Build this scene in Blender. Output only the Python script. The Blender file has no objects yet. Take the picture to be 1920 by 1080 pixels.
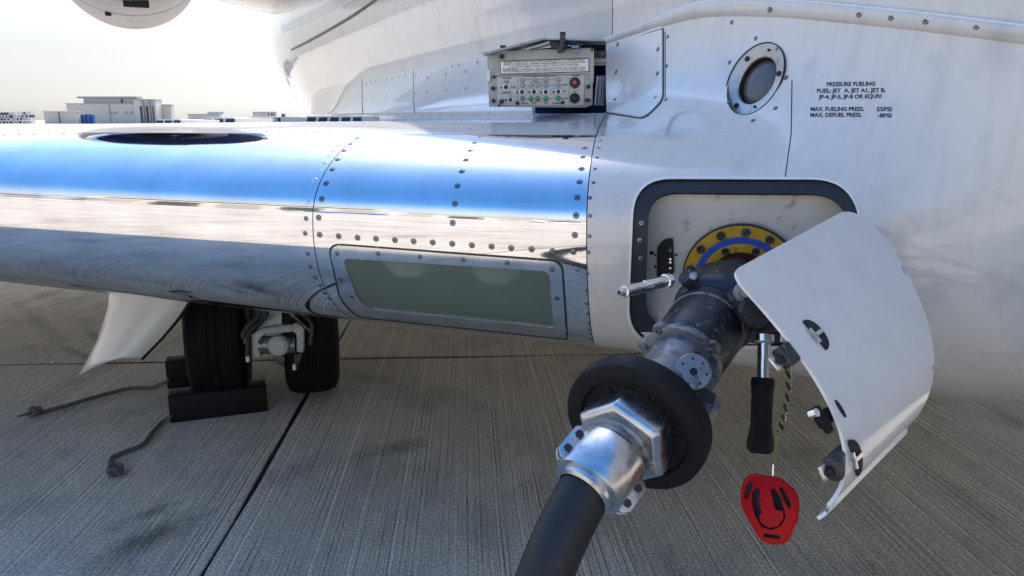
import bpy, bmesh, math, random
import numpy as np
from mathutils import Vector, Matrix
from mathutils.geometry import delaunay_2d_cdt
random.seed(4); rng = np.random.default_rng(4)
S = bpy.context.scene; COL = S.collection
# ------------------------------------------------------------------ camera, sky, sun, exposure
H = 1.30; PITCH = math.radians(12.34); FPX = 1440.0          # eye height, downward pitch, focal length for a 1920 px wide picture
cam_d = bpy.data.cameras.new('camera'); cam = bpy.data.objects.new('camera', cam_d); COL.objects.link(cam)
cam_d.sensor_width = 36; cam_d.lens = 27; cam_d.clip_start = 0.02; cam_d.clip_end = 6000
cam.location = (0, 0, H); cam.rotation_euler = (math.pi/2 - PITCH, 0, 0); S.camera = cam
SUN_EL = math.radians(47); SUN_AZ = math.radians(8)         # azimuth clockwise from +Y
w = bpy.data.worlds.new('World'); S.world = w; w.use_nodes = True
wn = w.node_tree; bg = wn.nodes['Background']
sky = wn.nodes.new('ShaderNodeTexSky'); sky.sky_type = 'NISHITA'; sky.sun_disc = False
sky.sun_elevation = SUN_EL; sky.sun_rotation = SUN_AZ
sky.air_density = 1.0; sky.dust_density = 1.0; sky.ozone_density = 2.0
# a hazy day: the air whitens towards the horizon all round and is deep blue overhead
tc = wn.nodes.new('ShaderNodeTexCoord'); sx = wn.nodes.new('ShaderNodeSeparateXYZ'); wn.links.new(tc.outputs['Generated'], sx.inputs[0])
def wmap(a, b, c, d):
    r = wn.nodes.new('ShaderNodeMapRange'); r.interpolation_type = 'SMOOTHSTEP'; wn.links.new(sx.outputs[2], r.inputs[0])
    for i, v in enumerate((a, b, c, d)): r.inputs[i+1].default_value = v
    return r.outputs[0]
hsv = wn.nodes.new('ShaderNodeHueSaturation'); wn.links.new(sky.outputs[0], hsv.inputs['Color']); wn.links.new(wmap(.05, .60, .12, 1.30), hsv.inputs['Saturation']); wn.links.new(wmap(.05, .50, .66, 2.0), hsv.inputs['Value'])
wn.links.new(hsv.outputs[0], bg.inputs[0]); bg.inputs[1].default_value = 0.12
sd = bpy.data.lights.new('sun', 'SUN'); sd.energy = 4.2; sd.angle = math.radians(0.5); sd.color = (1, .87, .70)
so = bpy.data.objects.new('sun', sd); COL.objects.link(so)
sv = Vector((math.sin(SUN_AZ)*math.cos(SUN_EL), math.cos(SUN_AZ)*math.cos(SUN_EL), math.sin(SUN_EL)))
so.rotation_euler = sv.to_track_quat('Z', 'Y').to_euler(); so.location = sv*30
S.view_settings.view_transform = 'Standard'; S.view_settings.look = 'None'
S.view_settings.exposure = 0.70; S.view_settings.gamma = 1; S.view_settings.use_curve_mapping = False

# ------------------------------------------------------------------ materials
def mat(name, col, rough=.5, metal=0., coat=0., noise=None, bump=None, dirt=None, spec=None, trans=0., ior=None):
    """noise=(scale, amount) colour variation, bump=(scale, strength, distance), dirt=(scale, colour, low, high)"""
    m = bpy.data.materials.new(name); m.use_nodes = True; nt = m.node_tree; N = nt.nodes; L = nt.links
    b = N['Principled BSDF']; I = b.inputs
    I['Base Color'].default_value = (*col, 1); I['Roughness'].default_value = rough; I['Metallic'].default_value = metal
    I['Coat Weight'].default_value = coat; I['Coat Roughness'].default_value = .04
    I['Transmission Weight'].default_value = trans
    if ior: I['IOR'].default_value = ior
    if spec is not None: I['Specular IOR Level'].default_value = spec
    geo = N.new('ShaderNodeNewGeometry')
    last = None
    def noisetex(sc, det=5):
        t = N.new('ShaderNodeTexNoise'); t.inputs['Scale'].default_value = sc; t.inputs['Detail'].default_value = det
        L.new(geo.outputs['Position'], t.inputs['Vector']); return t
    def mix(fac, a, bcol):
        x = N.new('ShaderNodeMix'); x.data_type = 'RGBA'; L.new(fac, x.inputs[0])
        if hasattr(a, 'links'): L.new(a, x.inputs[6])
        else: x.inputs[6].default_value = (*a, 1)
        x.inputs[7].default_value = (*bcol, 1); return x.outputs[2]
    if noise:
        t = noisetex(noise[0]); last = mix(t.outputs[0], tuple(c*(1-noise[1]) for c in col), tuple(min(1, c*(1+noise[1])) for c in col))
        r = N.new('ShaderNodeMapRange'); r.inputs[3].default_value = max(.01, rough*(1-noise[1])); r.inputs[4].default_value = min(1, rough*(1+noise[1]))
        L.new(t.outputs[0], r.inputs[0]); L.new(r.outputs[0], I['Roughness'])
    if dirt:
        t = noisetex(dirt[0], 8); r = N.new('ShaderNodeMapRange'); r.inputs[1].default_value = dirt[2]; r.inputs[2].default_value = dirt[3]
        L.new(t.outputs[0], r.inputs[0]); last = mix(r.outputs[0], last if last is not None else col, dirt[1])
    if last is not None: L.new(last, I['Base Color'])
    if bump:
        t = noisetex(bump[0], 6); bp = N.new('ShaderNodeBump'); bp.inputs['Strength'].default_value = bump[1]; bp.inputs['Distance'].default_value = bump[2]
        L.new(t.outputs[0], bp.inputs['Height']); L.new(bp.outputs[0], I['Normal'])
        if coat: L.new(bp.outputs[0], I['Coat Normal'])
    return m
M = {}
M['polish'] = mat('polished_aluminium', (.86, .87, .89), .045, 1, noise=(9, .25), bump=(3.0, .035, .02))
M['polish2'] = mat('polished_aluminium_frame', (.70, .71, .73), .13, 1, noise=(14, .3))
M['paint'] = mat('white_aircraft_paint', (.70, .65, .575), .20, 0, .9, noise=(2.5, .06), dirt=(7, (.46, .46, .44), .56, .80))
def streaky(m, amt, wav):
    nt = m.node_tree; N = nt.nodes; L = nt.links; b = N['Principled BSDF']; geo = N.new('ShaderNodeNewGeometry'); mp = N.new('ShaderNodeMapping'); mp.inputs['Scale'].default_value = (26, 26, 1.6)
    L.new(geo.outputs['Position'], mp.inputs[0]); t = N.new('ShaderNodeTexNoise'); t.inputs['Scale'].default_value = 1; t.inputs['Detail'].default_value = 6; t.inputs['Roughness'].default_value = .62; L.new(mp.outputs[0], t.inputs['Vector'])
    r = N.new('ShaderNodeMapRange'); r.inputs[1].default_value = .48; r.inputs[2].default_value = .74; r.inputs[3].default_value = 0; r.inputs[4].default_value = amt; L.new(t.outputs[0], r.inputs[0])
    x = N.new('ShaderNodeMix'); x.data_type = 'RGBA'; L.new(r.outputs[0], x.inputs[0]); src = b.inputs['Base Color'].links[0].from_socket; L.new(src, x.inputs[6]); x.inputs[7].default_value = (.30, .29, .27, 1); L.new(x.outputs[2], b.inputs['Base Color'])
    w2 = N.new('ShaderNodeTexNoise'); w2.inputs['Scale'].default_value = 5; w2.inputs['Detail'].default_value = 2; L.new(geo.outputs['Position'], w2.inputs['Vector'])
    bp = N.new('ShaderNodeBump'); bp.inputs['Strength'].default_value = wav; bp.inputs['Distance'].default_value = .02; L.new(w2.outputs[0], bp.inputs['Height']); L.new(bp.outputs[0], b.inputs['Normal']); L.new(bp.outputs[0], b.inputs['Coat Normal'])
streaky(M['paint'], .20, .08)
M['panel'] = mat('white_panel_paint', (.82, .79, .73), .28, 0, .5, noise=(4, .05), dirt=(11, (.58, .58, .57), .60, .85))
streaky(M['panel'], .14, .05)
M['wingpaint'] = mat('grey_wing_paint', (.56, .55, .53), .2, 0, .5, noise=(5, .08))
M['doorpaint'] = mat('door_paint', (.73, .68, .60), .22, 0, .7, noise=(6, .06), dirt=(14, (.50, .49, .47), .70, .90))
streaky(M['doorpaint'], .10, .04)
M['creampaint'] = mat('cream_paint', (.74, .73, .66), .32, 0, .3, noise=(5, .06))
M['seal'] = mat('black_rubber_seal', (.018, .019, .022), .55, bump=(220, .5, .002))
M['rubber'] = mat('black_rubber', (.007, .007, .0075), .65, spec=.25, noise=(30, .4), bump=(90, .4, .002))
M['tyre'] = mat('tyre_rubber', (.006, .006, .0065), .75, spec=.2, bump=(60, .4, .003))
M['hose'] = mat('hose_rubber', (.010, .0105, .013), .5, noise=(25, .3), bump=(160, .25, .001), dirt=(40, (.05, .05, .05), .6, .8))
M['castdark'] = mat('worn_dark_anodised', (.045, .048, .053), .38, .55, noise=(40, .45), bump=(120, .3, .001), dirt=(90, (.24, .25, .27), .60, .74))
M['cast'] = mat('cast_aluminium', (.24, .25, .26), .42, .75, noise=(30, .35), bump=(110, .35, .001), dirt=(55, (.06, .06, .065), .52, .70))
M['alu'] = mat('machined_aluminium', (.56, .565, .57), .27, 1, noise=(45, .4), bump=(80, .2, .001), dirt=(60, (.30, .30, .305), .58, .80))
M['chrome'] = mat('chrome', (.80, .81, .82), .1, 1, noise=(60, .4))
M['bezel'] = mat('dull_bezel_metal', (.52, .50, .46), .38, .7, noise=(30, .3), dirt=(40, (.30, .28, .25), .55, .8))
M['inlet'] = mat('inlet_sky_tint', (.07, .12, .30), .35, .3, noise=(20, .3))  # blue of the sky reflected in the duct, put into the base colour
M['steel'] = mat('screw_steel', (.30, .31, .33), .32, .9)
M['dark'] = mat('dark_gap', (.012, .013, .015), .7)
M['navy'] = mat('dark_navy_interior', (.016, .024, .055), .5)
M['bay'] = mat('bay_primer_paint', (.56, .54, .48), .5, noise=(18, .12), dirt=(35, (.22, .20, .17), .58, .78))
M['yellow'] = mat('yellow_flange_paint', (.50, .28, .015), .42, noise=(50, .25), dirt=(60, (.10, .07, .03), .58, .75))
M['blue'] = mat('blue_ring_paint', (.02, .08, .42), .42, noise=(50, .3), dirt=(70, (.02, .03, .08), .6, .75))
M['maroon'] = mat('maroon_adapter', (.10, .012, .015), .4, noise=(30, .3))
M['red'] = mat('red_plastic', (.46, .004, .004), .5, spec=.2, noise=(60, .15), bump=(200, .25, .001), dirt=(55, (.20, .01, .01), .6, .8))
M['box'] = mat('control_box_grey', (.44, .44, .39), .45, .1, noise=(20, .12), dirt=(40, (.22, .21, .18), .6, .8))
M['cream'] = mat('control_face_cream', (.62, .57, .47), .45, noise=(30, .08), dirt=(60, (.36, .33, .27), .6, .82))
M['placard'] = mat('placard_silver', (.78, .77, .68), .35, .2, noise=(40, .08))
M['ink'] = mat('black_lettering', (.015, .016, .02), .5)
M['blueink'] = mat('stencil_lettering', (.02, .025, .04), .5)
M['green'] = mat('green_lens', (.005, .36, .14), .2, coat=.6)
M['amber'] = mat('pale_amber_lens', (.62, .42, .25), .25, coat=.6)
M['pale'] = mat('pale_lens', (.42, .41, .34), .3, coat=.5)
M['pink'] = mat('red_lens', (.62, .03, .08), .25, coat=.5)
M['gear'] = mat('gear_grey_paint', (.34, .36, .34), .38, .1, noise=(25, .12), dirt=(40, (.12, .12, .11), .58, .8))
M['rope'] = mat('grey_rope', (.11, .105, .095), .9, noise=(120, .4), bump=(300, .8, .002))
M['lampin'] = mat('lamp_housing', (.36, .41, .37), .6)
M['bulb'] = mat('lamp_reflector', (.90, .92, .86), .4, 0.)
M['nacelle'] = mat('nacelle_metal', (.10, .082, .066), .3, .3, noise=(6, .25))
M['bwall'] = mat('building_wall', (.56, .53, .47), .8, noise=(.3, .08)); M['bwall2'] = mat('building_wall_light', (.60, .58, .53), .8, noise=(.4, .08))
M['broof'] = mat('building_roof', (.36, .35, .33), .7); M['bdark'] = mat('building_opening', (.06, .06, .065), .5); M['bblue'] = mat('blue_container', (.03, .12, .42), .5)
M['cwhite'] = mat('crate_white', (.62, .60, .57), .8); M['cdark'] = mat('crate_dark', (.10, .09, .085), .8)
def glass_mat():
    m = bpy.data.materials.new('landing_light_glass'); m.use_nodes = True; nt = m.node_tree; N = nt.nodes; L = nt.links
    b = N['Principled BSDF']; b.inputs['Base Color'].default_value = (.25, .285, .255, 1); b.inputs['Roughness'].default_value = .10
    b.inputs['Coat Weight'].default_value = 1.0; b.inputs['Coat Roughness'].default_value = .03; b.inputs['Specular IOR Level'].default_value = .8
    t = N.new('ShaderNodeBsdfRefraction'); t.inputs['Color'].default_value = (.80, .88, .82, 1); t.inputs['Roughness'].default_value = .62; t.inputs['IOR'].default_value = 1.04
    x = N.new('ShaderNodeMixShader'); n = N.new('ShaderNodeTexNoise'); n.inputs['Scale'].default_value = 6; g = N.new('ShaderNodeNewGeometry')
    L.new(g.outputs['Position'], n.inputs['Vector']); r = N.new('ShaderNodeMapRange'); r.inputs[3].default_value = .55; r.inputs[4].default_value = .80
    L.new(n.outputs[0], r.inputs[0]); L.new(r.outputs[0], x.inputs[0]); L.new(b.outputs[0], x.inputs[1]); L.new(t.outputs[0], x.inputs[2])
    L.new(x.outputs[0], N['Material Output'].inputs[0]); return m
M['lens'] = glass_mat()
M['darklens'] = mat('dark_lens', (.085, .08, .07), .3, 0, .25)
GROOVE = math.radians(-3.3)                                   # broom marks run this way (clockwise from +Y is negative here: to the left)
def gp_(px, py):
    dx = (px-960)/FPX; dv = (540-py)/FPX; rz = -math.sin(PITCH)+dv*math.cos(PITCH); ry = math.cos(PITCH)+dv*math.sin(PITCH); return (dx*-H/rz, ry*-H/rz)
STAINS = [(190, 1055, 370, 965, .10, .42), (700, 850, 790, 830, .09, .55), (215, 990, 330, 940, .05, .6), (90, 640, 215, 690, .05, .6), (150, 600, 230, 690, .04, .6), (20, 560, 140, 660, .08, .72), (520, 900, 610, 860, .12, .75), (890, 950, 930, 1050, .10, .78), (1750, 900, 1900, 1000, .14, .8), (640, 700, 760, 720, .10, .75)]
def concrete_mat():
    m = bpy.data.materials.new('broomed_concrete'); m.use_nodes = True; nt = m.node_tree; N = nt.nodes; L = nt.links
    b = N['Principled BSDF']; geo = N.new('ShaderNodeNewGeometry')
    def mp(rot, sc):
        x = N.new('ShaderNodeMapping'); x.vector_type = 'POINT'; x.inputs['Rotation'].default_value = (0, 0, rot); x.inputs['Scale'].default_value = sc
        L.new(geo.outputs['Position'], x.inputs[0]); return x.outputs[0]
    def ns(vec, sc, det=4, rough=.6):
        t = N.new('ShaderNodeTexNoise'); t.inputs['Scale'].default_value = sc; t.inputs['Detail'].default_value = det; t.inputs['Roughness'].default_value = rough
        L.new(vec, t.inputs['Vector']); return t.outputs[0]
    def rng_(v, a, bb, c, d):
        r = N.new('ShaderNodeMapRange'); L.new(v, r.inputs[0]); r.inputs[1].default_value = a; r.inputs[2].default_value = bb; r.inputs[3].default_value = c; r.inputs[4].default_value = d; return r.outputs[0]
    def mul(a, c):
        x = N.new('ShaderNodeMath'); x.operation = 'MULTIPLY'; L.new(a, x.inputs[0])
        if hasattr(c, 'links'): L.new(c, x.inputs[1])
        else: x.inputs[1].default_value = c
        return x.outputs[0]
    def add(a, c):
        x = N.new('ShaderNodeMath'); x.operation = 'ADD'; L.new(a, x.inputs[0]); L.new(c, x.inputs[1]); return x.outputs[0]
    rot = GROOVE
    sp_ = N.new('ShaderNodeSeparateXYZ'); L.new(mp(rot, (1, 1, 1)), sp_.inputs[0])
    warp = ns(mp(rot, (1, .35, 1)), 3.0, 3)
    ax_ = N.new('ShaderNodeMath'); ax_.operation = 'MULTIPLY_ADD'; L.new(warp, ax_.inputs[0]); ax_.inputs[1].default_value = .02; L.new(sp_.outputs[0], ax_.inputs[2])
    def n1(sc, det):
        t = N.new('ShaderNodeTexNoise'); t.noise_dimensions = '1D'; t.inputs['Scale'].default_value = sc; t.inputs['Detail'].default_value = det; L.new(ax_.outputs[0], t.inputs['W']); return t.outputs[0]
    fine = n1(135, 1); wide = n1(80, 1)
    patchy = ns(mp(rot, (1, .25, 1)), 9, 4)
    grain = ns(mp(0, (1, 1, 1)), 105, 5, .85); speck = ns(mp(.7, (1, 1, 1)), 150, 2, .6); big = ns(mp(0, (1, 1, 1)), .9, 6, .6); mid = ns(mp(.4, (1, .6, 1)), 3.2, 7, .65)
    g1a = rng_(fine, .33, .54, .45, 1.12); one = rng_(fine, 0, 1, .95, .95)
    mx = N.new('ShaderNodeMix'); L.new(rng_(patchy, .38, .60, .05, 1.0), mx.inputs[0]); L.new(one, mx.inputs[2]); L.new(g1a, mx.inputs[3]); g1 = mx.outputs[0]
    g2 = rng_(wide, .62, .72, 1.0, 1.35); g3 = mul(rng_(grain, .34, .66, .40, 1.62), rng_(speck, .34, .43, .45, 1.0)); g4 = rng_(big, .3, .7, .80, 1.16); g5 = rng_(mid, .30, .50, .70, 1.05)
    k = mul(mul(mul(g1, g2), mul(g3, g4)), g5)
    rag = ns(mp(0, (1, 1, 1)), 14, 6, .7)
    for (ax0, ay0, ax1, ay1, hw, dk) in STAINS:                # rubber scuffs and fuel spots lying on the slabs
        a_ = gp_(ax0, ay0); b_ = gp_(ax1, ay1); cx, cy = (a_[0]+b_[0])/2, (a_[1]+b_[1])/2; ln = math.hypot(b_[0]-a_[0], b_[1]-a_[1])/2; an = math.atan2(b_[1]-a_[1], b_[0]-a_[0])
        m1 = N.new('ShaderNodeMapping'); m1.vector_type = 'TEXTURE'; m1.inputs['Location'].default_value = (cx, cy, 0); m1.inputs['Rotation'].default_value = (0, 0, an); m1.inputs['Scale'].default_value = (ln+hw, hw, 1)
        L.new(geo.outputs['Position'], m1.inputs[0]); ln_ = N.new('ShaderNodeVectorMath'); ln_.operation = 'LENGTH'; L.new(m1.outputs[0], ln_.inputs[0])
        q = N.new('ShaderNodeMath'); q.operation = 'MULTIPLY_ADD'; L.new(rag, q.inputs[0]); q.inputs[1].default_value = 1.6; L.new(ln_.outputs['Value'], q.inputs[2])
        k = mul(k, rng_(q.outputs[0], .95, 1.75, dk, 1.0))
    c = N.new('ShaderNodeMix'); c.data_type = 'RGBA'; c.blend_type = 'MULTIPLY'; c.inputs[0].default_value = 1; c.inputs[6].default_value = (.61, .555, .465, 1)
    cc = N.new('ShaderNodeCombineColor'); [L.new(k, cc.inputs[i]) for i in range(3)]; L.new(cc.outputs[0], c.inputs[7]); L.new(c.outputs[2], b.inputs['Base Color'])
    b.inputs['Roughness'].default_value = .78; b.inputs['Specular IOR Level'].default_value = .35
    bp = N.new('ShaderNodeBump'); bp.inputs['Strength'].default_value = .8; bp.inputs['Distance'].default_value = .006
    L.new(add(mul(fine, 1.0), mul(grain, .35)), bp.inputs['Height']); L.new(bp.outputs[0], b.inputs['Normal'])
    return m
M['concrete'] = concrete_mat()

# ------------------------------------------------------------------ object helpers
def link(name, me, parent=None, kind=None, **props):
    o = bpy.data.objects.new(name, me); COL.objects.link(o)
    if parent is not None: setpar(o, parent)
    for k, v in props.items(): o[k] = v
    if kind: o['kind'] = kind
    return o
WLOC = {}
def setpar(o, p):
    o.parent = p; o.matrix_parent_inverse = Matrix.Translation(-WLOC.get(p.name, Vector((0, 0, 0))))
def thing(name, label, cat, loc=(0, 0, 0), group=None):
    o = bpy.data.objects.new(name, None); COL.objects.link(o); o.location = loc; WLOC[o.name] = Vector(loc)
    o.empty_display_size = .1; o['label'] = label; o['category'] = cat
    if group: o['group'] = group
    return o
def mesh(name, v, f, mats, smooth=True, mi=None, nrm=None):
    me = bpy.data.meshes.new(name); me.from_pydata([tuple(map(float, p)) for p in v], [], [tuple(map(int, q)) for q in f]); me.update()
    for m in (mats if isinstance(mats, (list, tuple)) else [mats]): me.materials.append(m)
    if mi is not None: me.polygons.foreach_set('material_index', np.asarray(mi, dtype=np.int32))
    me.polygons.foreach_set('use_smooth', [smooth]*len(me.polygons))
    if nrm is not None: me.normals_split_custom_set_from_vertices([tuple(map(float, n)) for n in nrm])
    return me
class MB:
    """collects shapes into one mesh"""
    def __init__(s): s.v = []; s.f = []; s.mi = []
    def add(s, v, f, m=0):
        o = len(s.v); s.v += [Vector(p) for p in v]; s.f += [tuple(i+o for i in q) for q in f]; s.mi += [m]*len(f); return s
    def box(s, c, ax, ay, az, hx, hy, hz, m=0):
        c = Vector(c); P = [c+ax*(i*hx)+ay*(j*hy)+az*(k*hz) for k in (-1, 1) for j in (-1, 1) for i in (-1, 1)]
        return s.add(P, [(0, 2, 3, 1), (4, 5, 7, 6), (0, 1, 5, 4), (2, 6, 7, 3), (0, 4, 6, 2), (1, 3, 7, 5)], m)
    def lathe(s, c, ax, prof, n=32, m=0, cap0=True, cap1=True, up=None):
        c = Vector(c); ax = Vector(ax).normalized(); a, b = frame(ax, up); rows = []
        o = len(s.v)
        for (l, r) in prof:
            for i in range(n):
                t = 2*math.pi*i/n; s.v.append(c+ax*l+a*(r*math.cos(t))+b*(r*math.sin(t)))
        for j in range(len(prof)-1):
            for i in range(n):
                k = (i+1) % n; s.f.append((o+j*n+i, o+j*n+k, o+(j+1)*n+k, o+(j+1)*n+i)); s.mi.append(m)
        if cap0: s.f.append(tuple(o+i for i in range(n))[::-1]); s.mi.append(m)
        if cap1: s.f.append(tuple(o+(len(prof)-1)*n+i for i in range(n))); s.mi.append(m)
        return s
    def tube(s, pts, rad, n=12, m=0, cap=True):
        pts = [Vector(p) for p in pts]; o = len(s.v); N = len(pts); a = None
        for j, p in enumerate(pts):
            t = (pts[min(j+1, N-1)]-pts[max(j-1, 0)]).normalized()
            if a is None: a, b = frame(t)
            else: a = (a-t*a.dot(t)).normalized(); b = t.cross(a)
            r = rad[j] if hasattr(rad, '__len__') else rad
            for i in range(n):
                q = 2*math.pi*i/n; s.v.append(p+a*(r*math.cos(q))+b*(r*math.sin(q)))
        for j in range(N-1):
            for i in range(n):
                k = (i+1) % n; s.f.append((o+j*n+i, o+j*n+k, o+(j+1)*n+k, o+(j+1)*n+i)); s.mi.append(m)
        if cap: s.f.append(tuple(o+i for i in range(n))[::-1]); s.f.append(tuple(o+(N-1)*n+i for i in range(n))); s.mi += [m, m]
        return s
    def prism(s, loop, d, m=0):
        n = len(loop); d = Vector(d); P = [Vector(p) for p in loop]+[Vector(p)+d for p in loop]
        return s.add(P, [tuple(range(n))[::-1], tuple(range(n, 2*n))]+[(i, (i+1) % n, n+(i+1) % n, n+i) for i in range(n)], m)
    def build(s, name, mats, parent=None, smooth=True, bevel=0, seg=2, auto=35, **props):
        me = mesh(name, s.v, s.f, mats, smooth, s.mi)
        bm = bmesh.new(); bm.from_mesh(me); bmesh.ops.recalc_face_normals(bm, faces=bm.faces)
        if bevel:
            es = [e for e in bm.edges if len(e.link_faces) == 2 and e.calc_face_angle(0) > math.radians(30)]
            bmesh.ops.bevel(bm, geom=es, offset=bevel, segments=seg, profile=.5, affect='EDGES', clamp_overlap=True)
        if smooth:
            for e in bm.edges:
                if len(e.link_faces) == 2 and e.calc_face_angle(0) > math.radians(auto): e.smooth = False
            for f in bm.faces: f.smooth = True
        bm.to_mesh(me); bm.free()
        return link(name, me, parent, **props)
def frame(ax, up=None):
    ax = Vector(ax).normalized(); u = Vector(up) if up is not None else (Vector((0, 0, 1)) if abs(ax.z) < .9 else Vector((1, 0, 0)))
    a = (u-ax*u.dot(ax)).normalized(); return a, ax.cross(a)
def spline(pts, n=8):
    P = [Vector(p) for p in pts]; P = [P[0]*2-P[1]]+P+[P[-1]*2-P[-2]]; out = []
    for i in range(1, len(P)-2):
        for k in range(n):
            t = k/n; a, b, c, d = P[i-1:i+3]
            out.append(.5*((2*b)+(c-a)*t+(2*a-5*b+4*c-d)*t*t+(3*b-a-3*c+d)*t**3))
    out.append(P[-2]); return out
SP, CPt = math.sin(PITCH), math.cos(PITCH)
def ray(px, py):
    dx = (px-960)/FPX; dv = (540-py)/FPX
    return Vector((dx, CPt+dv*SP, -SP+dv*CPt))               # unit camera depth
EYE = Vector((0, 0, H))
def cp(px, py, d): return EYE+ray(px, py)*d
def gp(px, py, z=0.):
    r = ray(px, py); return EYE+r*((z-H)/r.z)

# ------------------------------------------------------------------ aircraft shape: fuselage, belly fairing and wing root as one smooth distance field
PHI = math.radians(25.); UA = np.array([-math.sin(PHI), math.cos(PHI)]); OA = np.array([-math.cos(PHI), -math.sin(PHI)])
S0 = np.array([0.88, 1.22]); WF = 1.25
SWP = math.radians(14.); EL = np.array([-math.cos(SWP), math.sin(SWP)]); EC = np.array([math.sin(SWP), math.cos(SWP)])
N0 = np.array([0.145, 1.55]); A_, AT, BT, BB, CH = .50, .80, .215, .372, 6.4
def _n(g, gx, gy): return g/np.maximum(np.sqrt(gx*gx+gy*gy), 1e-3)
def fus(t, q, z):
    tt = np.clip((t-6.3)/7.0, 0, 1); R = 1.345*(1-.72*tt**1.7); zc = 2.12+1.0*tt**1.7
    nn = np.clip((-t-4.0)/4.5, 0, 1); R = R*np.sqrt(np.maximum(1-nn*nn*.98, 1e-3)); zc = zc-.35*nn*nn
    return np.maximum(np.sqrt(q*q+(z-zc)**2)-R, np.maximum(t-13.3, -t-8.6))
def fair(t, q, z):
    n = 5.; wd = WF-.10*np.clip(-t/2.5, 0, 1)**2-.75*np.clip((t-4)/4, 0, 1)**2; h = .54-.16*np.clip((t-4)/3.5, 0, 1)**2
    a = np.abs(q)/wd; b = np.abs(z-1.32)/h; s = np.maximum(a**n+b**n, 1e-9); m = s**(1/n-1)
    d = _n(s**(1/n)-1, m*a**(n-1)/wd, m*b**(n-1)/h)
    return np.maximum(d, np.maximum(t-7.5, -t-3.))
def wing(s, c, z):
    tau = 1-.105*np.clip(s, -1, 6.5); ch = CH-.32*s; zn = 1.088+.014*s; up = z > zn
    a = np.where(up, AT, A_)*tau; p = np.where(up, 3., 2.)
    cc = np.maximum(a-c, 0); ta = np.clip((c-a)/(ch-a), 0, 1); k = 1-.93*ta**1.7
    b = np.where(up, BT, BB)*tau*k; X = cc/a; Z = np.abs(z-zn)/b
    d = _n(X**p+Z*Z-1, p*X**(p-1)/a, 2*Z/b)
    return np.maximum(np.maximum(d, c-ch), np.maximum(s-8.5, -s-1.6))
def smin(a, b, k):
    h = np.maximum(k-np.abs(a-b), 0)/k; return np.minimum(a, b)-h*h*h*k/6
def sdf(x, y, z):
    px = x-S0[0]; py = y-S0[1]; t = px*UA[0]+py*UA[1]; q = px*OA[0]+py*OA[1]+WF
    wx = x-N0[0]; wy = y-N0[1]; s = wx*EL[0]+wy*EL[1]; c = wx*EC[0]+wy*EC[1]
    return smin(smin(fus(t, q, z), fair(t, q, z), .08), wing(s, c, z), .40)
def grad(P, e=1.5e-3):
    g = np.empty_like(P)
    for k in range(3):
        d = np.zeros(3); d[k] = e; a = P+d; b = P-d
        g[:, k] = (sdf(a[:, 0], a[:, 1], a[:, 2])-sdf(b[:, 0], b[:, 1], b[:, 2]))/(2*e)
    return g
def nrm(P):
    g = grad(P); return g/np.maximum(np.linalg.norm(g, axis=1, keepdims=True), 1e-9)
def project(P, it=4):
    for _ in range(it):
        g = grad(P); d = sdf(P[:, 0], P[:, 1], P[:, 2]); st = d[:, None]*g/np.maximum((g*g).sum(1, keepdims=True), .05)
        P = P-np.clip(st, -.08, .08)
    return P
def nets(lo, hi, h):
    lo = np.array(lo, float); n = np.ceil((np.array(hi)-lo)/h).astype(int)+1
    ys = lo[1]+h*np.arange(n[1]); zs = lo[2]+h*np.arange(n[2]); Y, Z = np.meshgrid(ys, zs, indexing='ij')
    V = np.empty(n, bool)
    for i in range(n[0]): V[i] = sdf(np.full_like(Y, lo[0]+h*i), Y, Z) < 0
    c = np.zeros(n-1, np.int8)
    for a in (0, 1):
        for b in (0, 1):
            for d in (0, 1): c += V[a:n[0]-1+a, b:n[1]-1+b, d:n[2]-1+d]
    act = (c > 0) & (c < 8); idx = np.full(n-1, -1, np.int64); idx[act] = np.arange(act.sum())
    P = project(lo+h*(np.argwhere(act)+.5)); F = []
    for ax in range(3):
        s0 = [slice(None)]*3; s1 = [slice(None)]*3; s0[ax] = slice(0, -1); s1[ax] = slice(1, None)
        e = V[tuple(s0)] != V[tuple(s1)]; ins = V[tuple(s0)]; I = np.argwhere(e); b, d = (ax+1) % 3, (ax+2) % 3
        ok = (I[:, b] > 0) & (I[:, d] > 0) & (I[:, b] < n[b]-1) & (I[:, d] < n[d]-1); I = I[ok]; sg = ins[tuple(I.T)]
        def cell(db, dd):
            J = I.copy(); J[:, b] += db; J[:, d] += dd; return idx[tuple(J.T)]
        q = np.stack([cell(-1, -1), cell(0, -1), cell(0, 0), cell(-1, 0)], 1); q[~sg] = q[~sg][:, ::-1]; F.append(q)
    return P, np.concatenate(F)
def hits(pxs, maxt=40.):
    """first point of the aircraft skin seen along each pixel's ray, and its normal"""
    A = np.asarray(pxs, float).reshape(-1, 2); dx = (A[:, 0]-960)/FPX; dv = (540-A[:, 1])/FPX
    D = np.stack([dx, CPt+dv*SP, -SP+dv*CPt], 1); D /= np.linalg.norm(D, axis=1, keepdims=True); T = np.full(len(A), .4); E_ = np.array([0, 0, H])
    for _ in range(220):
        P = E_+D*T[:, None]; T = np.minimum(T+.6*sdf(P[:, 0], P[:, 1], P[:, 2]), maxt)
    P = E_+D*T[:, None]; return P, nrm(P)
def topx(P):
    P = np.asarray(P)-np.array([0, 0, H]); d = P[:, 1]*CPt-P[:, 2]*SP; v = P[:, 1]*SP+P[:, 2]*CPt
    return np.stack([960+FPX*P[:, 0]/d, 540-FPX*v/d], 1), d
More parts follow.
